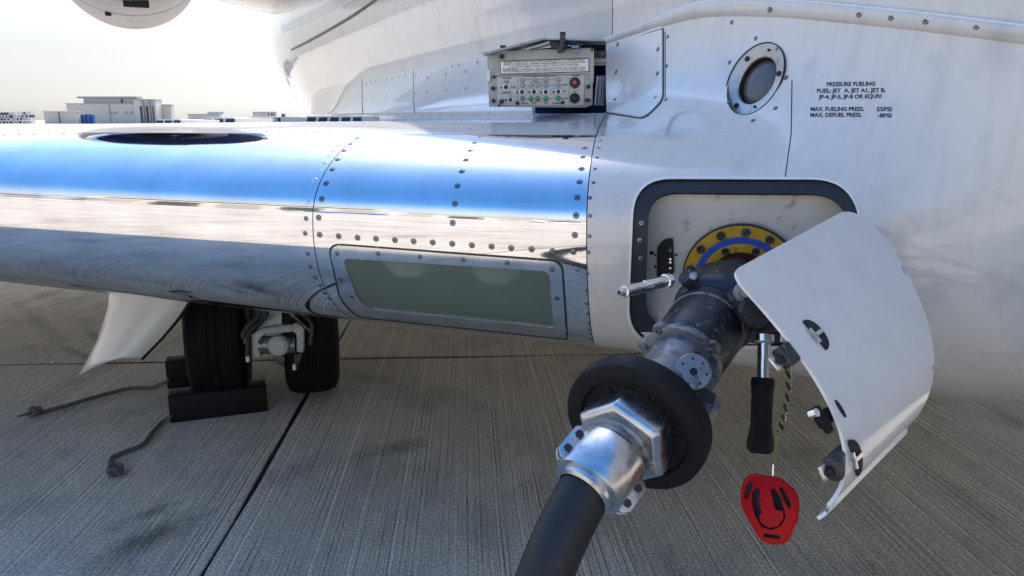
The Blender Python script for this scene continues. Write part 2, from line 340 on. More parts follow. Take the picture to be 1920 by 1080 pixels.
def inpoly(A, poly):
    A = np.asarray(A); poly = np.asarray(poly); x, y = A[:, 0], A[:, 1]; r = np.zeros(len(A), bool); j = len(poly)-1
    for i in range(len(poly)):
        xi, yi = poly[i]; xj, yj = poly[j]
        c = ((yi > y) != (yj > y)) & (x < (xj-xi)*(y-yi)/(yj-yi+1e-12)+xi); r ^= c; j = i
    return r
def rpoly(pts, rad, n=6):
    """rounded polygon; rad one number or a list"""
    out = []; N = len(pts)
    for i in range(N):
        p = Vector(pts[i]); a = Vector(pts[i-1]); b = Vector(pts[(i+1) % N]); r = rad[i] if hasattr(rad, '__len__') else rad
        da = (a-p); db = (b-p); r = min(r, da.length*.49, db.length*.49)
        if r < .01: out.append(tuple(p)); continue
        p0 = p+da.normalized()*r; p1 = p+db.normalized()*r
        for k in range(n+1):
            t = k/n; out.append(tuple(p0*(1-t)**2+p*(2*t*(1-t))+p1*t*t))
    return out
def dens(poly, step):
    out = []
    for i in range(len(poly)):
        a = np.array(poly[i]); b = np.array(poly[(i+1) % len(poly)]); k = max(1, int(np.linalg.norm(b-a)/step))
        for j in range(k): out.append(tuple(a+(b-a)*j/k))
    return out
def cdt(outer, holes=(), step=12):
    """triangulated area with inner points"""
    pts = [tuple(p) for p in outer]; E = [(i, (i+1) % len(pts)) for i in range(len(pts))]
    for h in holes:
        o = len(pts); pts += [tuple(p) for p in h]; E += [(o+i, o+(i+1) % len(h)) for i in range(len(h))]
    A = np.array(pts); lo = A.min(0); hi = A.max(0)
    if step:
        X, Y = np.meshgrid(np.arange(lo[0]+step/2, hi[0], step), np.arange(lo[1]+step/2, hi[1], step)); G = np.stack([X.ravel(), Y.ravel()], 1)
        if len(G):
            k = inpoly(G, outer)
            for h in holes: k &= ~inpoly(G, h)
            G = G[k]
            if len(G): d = np.min(((G[:, None]-A[None])**2).sum(2), 1); G = G[d > (step*.45)**2]
            pts += [tuple(g) for g in G]
    r = delaunay_2d_cdt([Vector(p) for p in pts], E, [], 0, 1e-6); V = np.array([tuple(p) for p in r[0]]); T = [t for t in r[2]]
    C = np.array([V[list(t)].mean(0) for t in T]); k = inpoly(C, outer)
    for h in holes: k &= ~inpoly(C, h)
    return V, [t for t, q in zip(T, k) if q]
def shell(V3, N3, T, off, thick):
    """solid sheet from an open triangle mesh: outer face at +off along the normals"""
    n = len(V3); top = V3+N3*off; v = np.concatenate([top, V3+N3*(off-thick)]); f = [tuple(t) for t in T]
    # make the outer face point along the normals
    a, b, c = (top[f[0][i]] for i in range(3))
    sg = sum(np.dot(np.cross(top[t[1]]-top[t[0]], top[t[2]]-top[t[0]]), N3[t[0]]) for t in f[:50])
    if sg < 0: f = [t[::-1] for t in f]
    cnt = {}
    for t in f:
        for i in range(len(t)): cnt[(t[i], t[(i+1) % len(t)])] = 1
    side = [(i+n, j+n, j, i) for (i, j) in cnt if (j, i) not in cnt]
    return v, f, [tuple(i+n for i in t[::-1]) for t in f], side
def patch(name, outer, m, parent, off=.003, thick=.004, holes=(), step=12, dn=6, **props):
    outer = dens(outer, dn); holes = [dens(h, dn) for h in holes]; V, T = cdt(outer, holes, step); P, Nn = hits(V)
    v, f, fb, sd_ = shell(P, Nn, T, off, thick); nf = len(f)
    me = mesh(name, v, f+fb+sd_, m, True)
    for i, p in enumerate(me.polygons):
        if i >= nf: p.use_smooth = False
    # keep exact skin normals on the face
    ln = [(0, 0, 0)]*len(me.loops)
    for i, p in enumerate(me.polygons):
        if i < nf:
            for li in p.loop_indices: ln[li] = tuple(Nn[me.loops[li].vertex_index])
        else:
            for li in p.loop_indices: ln[li] = tuple(p.normal)
    me.normals_split_custom_set(ln)
    return link(name, me, parent, **props)

# ------------------------------------------------------------------ ground: slabs and the far apron
ground = thing('concrete_apron', '', '', (0, 0, 0)); del ground['label'], ground['category']; ground['kind'] = 'structure'
gx = Vector((math.cos(-GROOVE), math.sin(-GROOVE), 0)); gy = Vector((-math.sin(-GROOVE), math.cos(-GROOVE), 0))
J1 = gp(575, 741); J2 = gp(870, 668); SL = 6.1
u0 = J1.dot(gx); v0 = J2.dot(gy)
for i in range(-3, 3):
    for j in range(-3, 3):
        g = .009; gv = .020; a0, a1 = u0+i*SL+g, u0+(i+1)*SL-g; b0, b1 = v0+j*SL+gv, v0+(j+1)*SL-gv; n = 24
        def wob(k): return .004*math.sin(k*2.3+i*3+j)+.003*math.sin(k*5.1+j*7)
        loop = []
        for k in range(n): t = k/n; loop.append((a0+(a1-a0)*t, b0+wob(t*9)))
        for k in range(n): t = k/n; loop.append((a1+wob(t*9+4), b0+(b1-b0)*t))
        for k in range(n): t = k/n; loop.append((a1-(a1-a0)*t, b1+wob(t*9+8)))
        for k in range(n): t = k/n; loop.append((a0+wob(t*9+13), b1-(b1-b0)*t))
        q = [gx*x+gy*y for x, y in loop]; q = [Vector((p.x, p.y, -.05)) for p in q]
        mb = MB(); mb.prism(q, (0, 0, .05)); mb.build('concrete_slab', M['concrete'], ground, smooth=False, bevel=.004, seg=1)
fz = MB(); R_ = 3000
ins = [gx*(u0+a*SL)+gy*(v0+b*SL) for a, b in ((-3, -3), (3, -3), (3, 3), (-3, 3))]; outc = [Vector((-R_, -R_, 0)), Vector((R_, -R_, 0)), Vector((R_, R_, 0)), Vector((-R_, R_, 0))]
fz.add([Vector((p.x, p.y, -.004)) for p in ins]+[Vector((p.x, p.y, -.004)) for p in outc], [(4, 5, 1, 0), (5, 6, 2, 1), (6, 7, 3, 2), (7, 4, 0, 3)])
fz.build('apron_surface', M['concrete'], ground, smooth=False)
jb = MB(); jb.add([Vector((p.x, p.y, -.009)) for p in ins], [(0, 1, 2, 3)]); jb.build('joint_filler', M['dark'], ground, smooth=False)

# ------------------------------------------------------------------ the aircraft
jet = thing('business_jet', 'white business jet with polished wing leading edge and open fueling bay', 'airplane', (S0[0], S0[1], 0))
P, Q = nets((-1.62, .93, .60), (1.42, 2.92, 1.76), .010)
A2, dep = topx(P)
def cut(P, Q, poly, near):
    """opens the skin along a closed outline (given as seen from the camera), border vertices moved onto the outline"""
    poly = np.array(dens(poly, 2.0)); A, d = topx(P); C = P[Q].mean(1); CA, cd = topx(C); k = inpoly(CA, poly) & (np.linalg.norm(C-np.array(near), axis=1) < .75)
    Nn = nrm(C); k &= ((np.array([0, 0, H])-C)*Nn).sum(1) > 0
    rem = Q[k]; Q = Q[~k]; bd = np.intersect1d(rem.ravel(), Q.ravel())
    D2 = ((A[bd][:, None]-poly[None])**2).sum(2); tgt = poly[D2.argmin(1)]; hp, hn = hits(tgt); P = P.copy(); P[bd] = hp
    return P, Q
FUEL = rpoly([(1190, 335), (1598, 337), (1650, 652), (1177, 645)], [70, 75, 60, 75], 10)
FUEL_IN = rpoly([(1217, 358), (1580, 362), (1622, 634), (1208, 622)], [55, 60, 50, 60], 10)
LENS = rpoly([(642, 484), (1030, 508), (1038, 614), (700, 580), (672, 563)], [14, 16, 4, 12, 14], 6)
LFRAME = rpoly([(616, 458), (1052, 491), (1062, 634), (672, 592), (640, 560)], [26, 20, 6, 14, 14], 6)
WIN_C = (1415, 149)
_wp, _wn = hits([WIN_C]); _wn = _wn*.75+np.array([[OA[0], OA[1], -.04]])*.25; _wn /= np.linalg.norm(_wn); _wa, _wb = frame(Vector(_wn[0]))
WIN = [tuple(q) for q in topx([tuple(Vector(_wp[0])+_wa*(.0838*math.cos(t))+_wb*(.0838*math.sin(t))) for t in np.linspace(0, 2*math.pi, 48, endpoint=False)])[0]]
BAY = rpoly([(1003, 92), (1136, 80), (1136, 212), (1003, 213)], 2, 2)
c_f = hits([(1400, 500)])[0][0]; c_l = hits([(850, 545)])[0][0]; c_w = hits([WIN_C])[0][0]; c_b = hits([(1075, 150)])[0][0]
for poly, c in ((FUEL, c_f), (LENS, c_l), (WIN, c_w), (BAY, c_b)): P, Q = cut(P, Q, poly, c)
def planefit(pxs):
    a, _ = hits(pxs); c = a.mean(0); _, _, vt = np.linalg.svd(a-c); n = vt[2]; n = n if n[0] > 0 else -n; return c, n
cJ, nJ = planefit([(1128, 228), (1109, 320), (1101, 400), (1097, 480), (1103, 570), (1114, 640)])
cK, nK = planefit([(688, 246), (641, 285), (606, 345), (588, 410), (584, 470), (595, 520), (620, 560), (650, 588)])
pC = hits([(420, 250)])[0][0]; nC = np.array([EC[0], EC[1], 0]); cC = pC
bm0 = bmesh.new()
bv = [bm0.verts.new(p) for p in P]
used = np.unique(Q)
for q in Q:
    try: bm0.faces.new([bv[i] for i in q])
    except ValueError: pass
bmesh.ops.delete(bm0, geom=[v for v in bm0.verts if not v.link_faces], context='VERTS')
def piece(name, m, cuts, parent, inset=0.):
    """a skin panel: keep the side of each plane that its normal (times sign) points to"""
    b = bm0.copy()
    for c, n, sgn, gap in cuts:
        n = Vector(n)*sgn; c = Vector(c)+n*gap
        bmesh.ops.bisect_plane(b, geom=b.verts[:]+b.edges[:]+b.faces[:], plane_co=c, plane_no=n, clear_inner=True, dist=1e-5)
    me = bpy.data.meshes.new(name); b.to_mesh(me); b.free(); n = len(me.vertices); A = np.empty(n*3); me.vertices.foreach_get('co', A); A = A.reshape(-1, 3); Nn = nrm(A)
    if inset: A2_ = A-Nn*inset; me.vertices.foreach_set('co', A2_.ravel())
    me.materials.append(m); me.polygons.foreach_set('use_smooth', [True]*len(me.polygons)); me.update(); me.normals_split_custom_set_from_vertices([tuple(x) for x in Nn])
    return link(name, me, parent)
G = .0011
body = piece('fuselage', M['paint'], [(cJ, nJ, 1, G)], jet)
le_in = piece('leading_edge_panel', M['polish'], [(cJ, nJ, -1, G), (cK, nK, 1, G), (cC, nC, -1, G)], jet)
le_out = piece('leading_edge_panel', M['polish'], [(cK, nK, -1, G), (cC, nC, -1, G)], jet)
wing_o = piece('wing', M['wingpaint'], [(cJ, nJ, -1, G), (cC, nC, 1, G)], jet)
piece('joint_sealant', M['dark'], [(cJ, nJ, -1, -.012), (cJ, nJ, 1, -.012)], body, .003)
piece('joint_sealant', M['dark'], [(cK, nK, -1, -.012), (cK, nK, 1, -.012), (cC, nC, -1, 0)], le_out, .003)
piece('joint_sealant', M['dark'], [(cC, nC, -1, -.012), (cC, nC, 1, -.012), (cJ, nJ, -1, 0)], wing_o, .003)
bm0.free()
# the rest of the airframe, coarser
P2, Q2 = nets((-9.4, -8.0, .55), (5.6, 14.6, 3.6), .06)
P2all = P2.copy(); Q2all = Q2.copy(); C2 = P2[Q2].mean(1); lo = np.array((-1.60, .95, .5)); hi = np.array((1.40, 2.90, 1.74))
Q2 = Q2[~((C2 > lo+.03) & (C2 < hi-.03)).all(1)]
ov = ((P2 > lo-.03) & (P2 < hi+.03)).all(1); P2n = nrm(P2); P2[ov] -= P2n[ov]*.004
s2 = (C2[:, 0]-N0[0])*EL[0]+(C2[:, 1]-N0[1])*EL[1]; s2 = ((P2[Q2].mean(1)[:, :2]-N0)@EL); c2 = ((P2[Q2].mean(1)[:, :2]-N0)@EC); iswing = (P2[Q2].mean(1)-cJ)@nJ < 0
def sub(name, m, sel):
    q = Q2[sel]; u, inv = np.unique(q, return_inverse=True); link(name, mesh(name, P2[u], inv.reshape(-1, 4), m, True, None, P2n[u]), jet)
tq = (P2[Q2].mean(1)[:, :2]-S0)@OA; far_w = (tq > .12) & (P2[Q2].mean(1)[:, 2] < 1.42)
sub('rear_fuselage', M['paint'], ~far_w)
sub('outer_wing', M['wingpaint'], far_w & (c2 > .30)); sub('outer_leading_edge', M['polish'], far_w & (c2 <= .30))

rw = (P2all[Q2all].mean(1)[:, :2]-S0)@OA; rsel = (rw > .12) & (P2all[Q2all].mean(1)[:, 2] < 1.42); q = Q2all[rsel][:, ::-1]; u, inv = np.unique(q, return_inverse=True)
def mir(A, vec=False):
    A = A.copy(); d = A[:, :2]@OA if vec else (A[:, :2]-S0)@OA+WF; A[:, :2] -= 2*d[:, None]*OA; return A
link('opposite_wing', mesh('opposite_wing', mir(P2all[u]), inv.reshape(-1, 4), M['wingpaint'], True, None, mir(P2n[u], True)), jet)
# ---- screws
def screw_mesh(name, r):
    mb = MB(); z = Vector((0, 0, 1)); X = Vector((1, 0, 0)); Y = Vector((0, 1, 0)); n = 14
    mb.lathe((0, 0, 0), z, [(-.001, r), (.0003, r)], n, 0)
    mb.lathe((0, 0, 0), z, [(0, r*.80), (.0006, r*.80), (.0009, r*.55)], n, 1)
    mb.box((0, 0, .0009), X, Y, z, r*.45, r*.13, .0003, 0); mb.box((0, 0, .00093), Y, X, z, r*.45, r*.13, .0003, 0)
    return mesh(name, mb.v, mb.f, [M['dark'], M['steel']], False, mb.mi)
SCR = {r: screw_mesh('screw', r) for r in (.0068, .0056, .0042)}
SCR['rivet'] = None
mb = MB(); mb.lathe((0, 0, 0), (0, 0, 1), [(-.001, .0048), (.0005, .0048), (.0008, .003)], 10); SCR['rivet'] = mesh('rivet', mb.v, mb.f, M['steel'], True)
mb = MB(); mb.lathe((0, 0, 0), (0, 0, 1), [(-.001, .0055), (.0003, .0055), (.0004, .004)], 12); SCR['flush'] = mesh('flush_screw', mb.v, mb.f, M['polish2'], True)
def screws(pxs, parent, kind=.0056, off=.0, name='screw'):
    P_, N_ = hits(pxs)
    for p, n in zip(P_, N_):
        o = bpy.data.objects.new(name, SCR[kind]); COL.objects.link(o)
        q = Vector(n).to_track_quat('Z', 'Y').to_matrix().to_4x4()@Matrix.Rotation(random.random()*3, 4, 'Z')
        o.matrix_world = Matrix.Translation(Vector(p)+Vector(n)*off)@q; setpar_keep(o, parent)
def setpar_keep(o, p):
    o.parent = p
    top = p
    while top.parent is not None: top = top.parent
    o.matrix_parent_inverse = Matrix.Identity(4)   # panels carry no transform of their own beyond the thing's base, which cancels out
def z6(l): return [(520+x*.4074, 220+y*.4074) for x, y in l]
screws(z6([(370, 95), (338, 122), (308, 153), (278, 194), (252, 240), (224, 304), (204, 376), (190, 462), (195, 540), (282, 547), (369, 554), (454, 559), (541, 565), (627, 571), (715, 576), (805, 582), (895, 589), (986, 595), (1076, 602), (1170, 607), (1267, 616), (1362, 619),
           (908, 118), (888, 153), (868, 196), (849, 249), (829, 316), (817, 398), (807, 486), (1414, 142), (1406, 184), (1400, 237), (1391, 297), (1381, 369), (1375, 452), (1369, 542)]), le_in, .0068)
screws(z6([(132, 466), (128, 534), (140, 628), (152, 688), (175, 738), (197, 775), (218, 810), (238, 835), (265, 858)]), le_out, .0056)
screws(z6([(312, 110), (280, 132), (258, 155), (237, 178), (218, 210), (196, 248), (172, 288), (143, 392)]), le_out, 'flush', name='flush_screw')
screws(z6([(735, 52), (817, 50), (890, 50), (965, 48), (930, 90), (1380, 700), (600, 935), (740, 950)]), le_in, 'rivet', name='rivet')
screws(z6([(1437, 547), (1432, 621), (1428, 719), (1425, 797), (1424, 858), (1430, 905), (1433, 948), (1437, 978), (1440, 1000), (1444, 1022), (1440, 454), (1440, 370), (1455, 300), (1463, 237), (1471, 185), (1479, 140), (1487, 108), (1495, 80)]), body, .0042)
screws([(x, 253-.02*x) for x in range(8, 150, 28)]+[(x, 247-.003*(x-500)) for x in range(500, 640, 24)], le_out, 'rivet', name='rivet')
screws([(1372, 42), (1252, 69), (1250, 124), (1249, 187), (1417, 72), (1458, 91), (1368, 117), (1474, 146), (1366, 191), (1454, 203), (1412, 226)], body, .0056)

# ---- skin panels standing a little proud of the fuselage
def cr(pts, n=6): return [tuple(p.xy) for p in spline([(x, y, 0) for x, y in pts], n)]
ftop = np.array(cr([(1137, 74), (1200, 50), (1250, 28), (1300, 9), (1360, 0), (1430, 0), (1520, 5), (1620, 14), (1760, 29), (1990, 58)], 10)); fbot = np.array(cr([(1137, 84), (1200, 64), (1280, 40), (1340, 31), (1430, 31), (1490, 34), (1570, 42), (1660, 51), (1790, 66), (1990, 92)], 10))
nA = len(ftop); rows = []
for t, of in ((-.02, -.004), (0, .008), (.12, .011), (.5, .007), (1, .002), (1.02, -.004)):
    p_, n_ = hits(ftop*(1-t)+fbot*t); rows.append(p_+n_*of)
me = mesh('fairing_flange', np.concatenate(rows), [(j*nA+i, j*nA+i+1, (j+1)*nA+i+1, (j+1)*nA+i) for j in range(5) for i in range(nA-1)], M['paint'], True)
flange = link('fairing_flange', me, jet)
p_, n_ = hits(ftop); mb = MB(); mb.tube([Vector(a)+Vector(b)*.005 for a, b in zip(p_, n_)], .004, 8); mb.build('highlight_bead', M['panel'], flange)  # white bead stands in for the bright highlight along the flange top
screws([(1448, 19), (1616, 27), (1676, 33), (1741, 40), (1837, 49)], flange, .0068, .0078)
plate = patch('access_panel', rpoly([(1138, 86), (1243, 55), (1243, 188), (1208, 222), (1138, 211)], [2, 2, 14, 14, 2]), M['panel'], jet, .004, .006, step=10)
patch('panel_sealant', rpoly([(1136.5, 84), (1245, 53), (1245, 189), (1209, 224), (1136.5, 213)], [2, 2, 14, 14, 2]), M['seal'], plate, .001, .002, [rpoly([(1139, 88), (1242, 57), (1242, 187), (1208, 221), (1139, 210)], [2, 2, 14, 14, 2])], step=0, dn=4)
screws([(1160, 84), (1236, 93), (1157, 136), (1235, 139), (1155, 188), (1230, 185)], plate, .0068, .004)
patch('access_panel', rpoly([(1139, 88), (1138, 74), (1242, 36), (1243, 52)], 2), M['panel'], jet, .003, .006, step=10)
fp = [patch('fairing_panel', rpoly(q, r), M['panel'], jet, .012, .014, step=9) for q, r in (
    ([(585, 214), (588, 170), (681, 149), (682, 214)], [2, 26, 1, 1]), ([(684, 214), (683, 148.5), (778, 132), (779, 214)], 1), ([(781, 214), (780, 131.5), (918, 107), (1000, 95), (1000, 214)], 1))]
rv = [(480+x*.25, y*.25) for x, y in [(845, 625), (880, 620), (912, 608), (955, 602), (993, 600), (1037, 587), (1085, 578), (1135, 566), (1303, 585), (1443, 560), (1490, 500), (1540, 492), (1590, 540), (1680, 470), (1303, 695), (1443, 682), (1590, 668), (1590, 845), (885, 740), (997, 727), (997, 840), (1215, 705), (1215, 565), (1215, 845), (830, 640), (830, 745)]]
for q in rv: screws([q], fp[1] if q[0] < 779 else fp[2], .0068, .012)
patch('reflection_band', cr([(528, 49), (560, 34), (600, 14), (632, -6)])+cr([(668, -6), (612, 24), (570, 44), (530, 62)]), M['panel'], jet, .01, .012, step=14)  # white strip stands in for the sunlit wing reflected in the paint
patch('skin_line', cr([(546, 92), (575, 77), (620, 52), (660, 28), (705, -2)])+cr([(711, -2), (664, 31), (622, 56), (577, 81), (547, 95)]), M['castdark'], jet, .006, .01, step=20)  # thin dark line below the white strip on the aft fuselage
# fine vertical skin seam and a horizontal one
patch('skin_line', [(1484.2, 150), (1486, 150), (1484.5, 250), (1473, 333), (1471, 333), (1482.5, 250)], M['seal'], jet, .0004, .002, step=30)
patch('skin_line', [(1246.5, 60), (1248, 60), (1248, 190), (1246.5, 190)], M['seal'], jet, .0004, .002, step=30)

# ---- stencil on the fuselage
def textmesh(s, bold=0.):
    c = bpy.data.curves.new('txt', 'FONT'); c.body = s; c.offset = bold; c.resolution_u = 3; o = bpy.data.objects.new('txt', c); COL.objects.link(o)
    me = bpy.data.meshes.new_from_object(o.evaluated_get(bpy.context.evaluated_depsgraph_get())); bpy.data.objects.remove(o)
    V = np.array([v.co[:2] for v in me.vertices]); F = [tuple(p.vertices) for p in me.polygons]; return V, F
def stencil(s, x0, x1, yb0, yb1, cap, parent, where, name='lettering', m='ink', bold=.030, off=.0006):
    V, F = textmesh(s, bold); lo = V.min(0); hi = V.max(0); ch = .7
    A = np.stack([x0+(V[:, 0]-lo[0])/(hi[0]-lo[0])*(x1-x0), 0*V[:, 0]], 1); fr = (A[:, 0]-x0)/(x1-x0); A[:, 1] = yb0+(yb1-yb0)*fr-V[:, 1]/ch*cap
    if where is None:
        p, n = hits(A); p = p+n*off
        fl = np.dot(np.cross(p[F[0][1]]-p[F[0][0]], p[F[0][2]]-p[F[0][0]]), n[F[0][0]]) < 0
    else: p = np.array([tuple(where(a[0], a[1], off)) for a in A]); fl = False
    me = mesh(name, p, [f[::-1] if fl else f for f in F], M[m], False); return link(name, me, parent)
for a in (('PRESSURE FUELING', 1550, 1641.5, 162, 160.5, 7.5), ('FUEL: JET  A, JET A1, JET B,', 1532, 1660.5, 174, 172.6, 7.4), ('JP-4, JP-5, JP-8 OR EQUIV.', 1535, 1655.5, 185.4, 184.2, 7.4),
          ('MAX. FUELING PRESS.', 1520, 1620, 208.3, 208, 7.4), ('55PSI', 1644, 1672, 208.6, 208.6, 7.6), ('MAX. DEFUEL PRESS.', 1519.5, 1616, 219.3, 219, 7.4), ('-8PSI', 1645.6, 1671.6, 220.3, 220.3, 7.4)):
    stencil(*a, body, None, m='blueink', bold=.034)

# ---- round inspection light
pw, nw = Vector(c_w), Vector(_wn[0]); RW = .083
win = MB(); win.lathe(pw, nw, [(-.04, .0860), (.003, .0860), (.004, .0855), (.0035, .0835), (-.004, .083)], 48, 0, False, False); win.build('inspection_light', M['seal'], jet)
winp = bpy.data.objects['inspection_light']
mb = MB(); mb.lathe(pw, nw, [(.0015, .084), (.0005, .080), (-.004, .060), (-.006, .056), (-.009, .0545)], 48, 0, False, False); mb.build('bezel', M['bezel'], winp)
mb = MB(); mb.lathe(pw, nw, [(-.008, .0552), (-.03, .054), (-.055, .05)], 48, 0, False, False); mb.build('barrel', M['castdark'], winp)
mb = MB(); mb.lathe(pw, nw, [(-.022, .0535), (-.018, .050), (-.015, .038), (-.0135, .02), (-.013, .002)], 40, 0, True, True); mb.build('lamp_lens', M['darklens'], winp)
a_, b_ = frame(nw)
for t in (2.3, .15, 4.2, 1.35, 5.1):
    mb = MB(); mb.lathe(pw+a_*(.069*math.sin(t))-b_*(.069*math.cos(t)), nw, [(-.004, .006 if t in (2.3, .15, 4.2) else .003), (.0015, .006 if t in (2.3, .15, 4.2) else .003)], 14); mb.build('screw', M['dark'], winp)

# ---- landing light
LF2 = rpoly([(612.5, 455), (1056, 487.5), (1066, 638), (668, 596), (636, 562)], [27, 21, 6, 15, 15], 6)
patch('landing_light', LFRAME, M['polish2'], jet, .0015, .003, [LENS], step=14); ll = bpy.data.objects['landing_light']
patch('frame_gasket', LF2, M['castdark'], ll, .0005, .0015, [LFRAME], step=30, dn=5)
patch('lens', LENS, M['lens'], ll, -.001, .003, step=14)
screws(z6([(276, 627), (464, 626), (657, 640), (856, 654), (1058, 668), (1266, 699), (1288, 832), (292, 745), (342, 826)]), ll, .0056, .0015)
hp, hn = hits(dens(LENS, 10)); bn = Vector(hits([(850, 545)])[1][0])
back = [Vector(p)-bn*.16 for p in hp]; mb = MB(); n = len(hp)
mb.add([Vector(p)-Vector(q)*.004 for p, q in zip(hp, hn)]+back, [(i, (i+1) % n, n+(i+1) % n, n+i) for i in range(n)]+[tuple(range(n, 2*n))]); mb.build('lamp_housing', M['lampin'], ll)
for px, py in ((738, 533), (912, 548)):
    c = Vector(hits([(px, py)])[0][0])-bn*.10; ax = (EYE-c).normalized(); ax = (ax+Vector((0, -.3, 0))).normalized()
    mb = MB(); mb.lathe(c, ax, [(-.045, .012), (-.03, .034), (0, .056), (.004, .057), (.010, .045), (.015, .02)], 28); mb.build('lamp', M['bulb'], ll)

# ---- fueling bay
ol = dens(FUEL, 8); hp, hn = hits(ol); nb = Vector(hits([(1400, 500)])[1][0]); n = len(ol)
def BK(px, py, off=0.): # back wall of the bay: a plane behind the skin
    r = ray(px, py); c0 = Vector(c_f)-nb*.075; t = ((c0+nb*off)-EYE).dot(nb)/r.dot(nb); return EYE+r*t
mb = MB(); inner = [Vector(p)-(Vector(q)*.3+nb*.7)*.11 for p, q in zip(hp, hn)]
mb.add([Vector(p) for p in hp]+inner, [(i, (i+1) % n, n+(i+1) % n, n+i) for i in range(n)]); bay = mb.build('fueling_bay', M['seal'], jet)
patch('rubber_seal', FUEL, M['seal'], bay, -.004, .006, [FUEL_IN], step=14)
lip = rpoly([(1186, 331), (1601, 333), (1656, 657), (1172, 650)], [73, 78, 62, 78], 10)
patch('opening_lip', lip, M['panel'], bay, .0012, .002, [FUEL], step=40, dn=5)
V, T = cdt(dens([tuple(p) for p in rpoly([(1196, 353), (1590, 356), (1636, 650), (1188, 640)], 60)], 20), (), 60)
mb = MB(); mb.add([BK(*p) for p in V], T); mb.build('back_plate', M['bay'], bay, smooth=False)
for x, y in ((1202, 418), (1199, 451), (1201, 486)): screws([(x, y)], bay, .0056, -.004)
# slotted bracket and wiring holes on the left of the bay
mb = MB(); mb.prism([BK(*p, .004) for p in rpoly([(1233, 462), (1246, 448), (1262, 446), (1264, 512), (1232, 520)], 4, 3)], nb*.004); mb.build('slotted_bracket', M['dark'], bay)
for y in (463, 469, 485, 491, 502):
    mb = MB(); mb.lathe(BK(1257, y, .008), nb, [(0, .0026), (.003, .0026)], 8); mb.build('stud', M['chrome'], bay)
for x, y, r in ((1222, 474, .0048), (1229, 478, .0025), (1229, 500, .003), (1268, 478, .0025)):
    mb = MB(); mb.lathe(BK(x, y, 0), nb, [(-.001, r), (.0012, r)], 12); mb.build('hole_plug', M['dark'], bay)
# adapter flange
AD = BK(1388, 515, .0); nz_R = cp(1192, 797, 1.20); nax = (nz_R-AD).normalized(); fn = (nb*.9+(EYE-AD).normalized()*.1).normalized(); AD = AD+nb*.014
FR = 103/FPX*(AD-EYE).dot(ray(960, 540)); fa, fb_ = frame(fn)
mb = MB(); mb.lathe(AD, fn, [(0, FR*1.03), (.004, FR*1.03), (.005, FR)], 56, 0); fl_ = mb.build('fueling_adapter', M['seal'], jet)
for nm, r0, r1, mm, h in (('yellow_ring', .80, 1.0, 'yellow', .010), ('blue_ring', .68, .80, 'blue', .0115), ('yellow_ring', .52, .68, 'yellow', .012), ('maroon_throat', .0, .52, 'maroon', .007)):
    mb = MB(); mb.lathe(AD, fn, [(.004, FR*r1), (h-.001, FR*r1), (h, FR*(r1-.008)), (h, FR*(r0+.004) if r0 else .001), (.004, FR*r0+.001)], 56, 0, False, False); mb.build(nm, M[mm], fl_)
for k in range(13):
    t = 2*math.pi*(k+.35)/13; c = AD+fn*.011+(fa*math.sin(t)+fb_*math.cos(t))*FR*.9; mb = MB(); mb.lathe(c, fn, [(-.002, .0088), (.004, .0088), (.005, .007), (.003, .0045)], 12); mb.build('bolt', M['castdark'], fl_)
for k in range(7):
    t = 2*math.pi*(k+.2)/7; c = AD+fn*.012+(fa*math.sin(t)+fb_*math.cos(t))*FR*.6; mb = MB(); mb.lathe(c, fn, [(-.002, .0085), (.004, .0085), (.005, .007), (.003, .0045)], 6); mb.build('bolt', M['castdark'], fl_)

# ---- fueling door, swung open on its right edge
T1 = cp(1368, 511, 1.12); T2 = cp(1612, 379, 1.37); B1 = cp(1527, 972, 1.03); M1 = cp(1573, 795, 1.045)
Wd = T2-T1; ctrl = M1*2-(T1+B1)*.5
def dpt(u, v, off=0.):
    p = T1*(1-v)**2+ctrl*(2*v*(1-v))+B1*v*v+Wd*u*(1-.52*v+.10*v*v); 
    if off:
        tv = (ctrl-T1)*(2*(1-v))+(B1-ctrl)*(2*v); nn = Wd.cross(tv).normalized(); nn = -nn if nn.dot(EYE-p) < 0 else nn; p = p+nn*off
    return p
def dnorm(u, v):
    tv = (ctrl-T1)*(2*(1-v))+(B1-ctrl)*(2*v); nn = Wd.cross(tv).normalized(); return -nn if nn.dot(EYE-dpt(u, v)) < 0 else nn
V, T = cdt(dens(rpoly([(0, 0), (1, 0), (1, 1), (0, 1)], [.06, .19, .14, .03], 10), .03), (), .045)
P3 = np.array([tuple(dpt(*p)) for p in V]); N3 = np.array([tuple(dnorm(*p)) for p in V]); v, f, fb2, sd_ = shell(P3, N3, T, 0, .005)
me = mesh('fueling_door', v, f+fb2+sd_, [M['doorpaint'], M['panel']], True, [0]*len(f)+[0]*len(fb2)+[1]*len(sd_))
for i, p in enumerate(me.polygons):
    if i >= len(f)+len(fb2): p.use_smooth = False
for e in []: pass
bm = bmesh.new(); bm.from_mesh(me)
for e in bm.edges:
    if len(e.link_faces) == 2 and e.calc_face_angle(0) > .6: e.smooth = False
bm.to_mesh(me); bm.free(); door = link('fueling_door', me, jet)
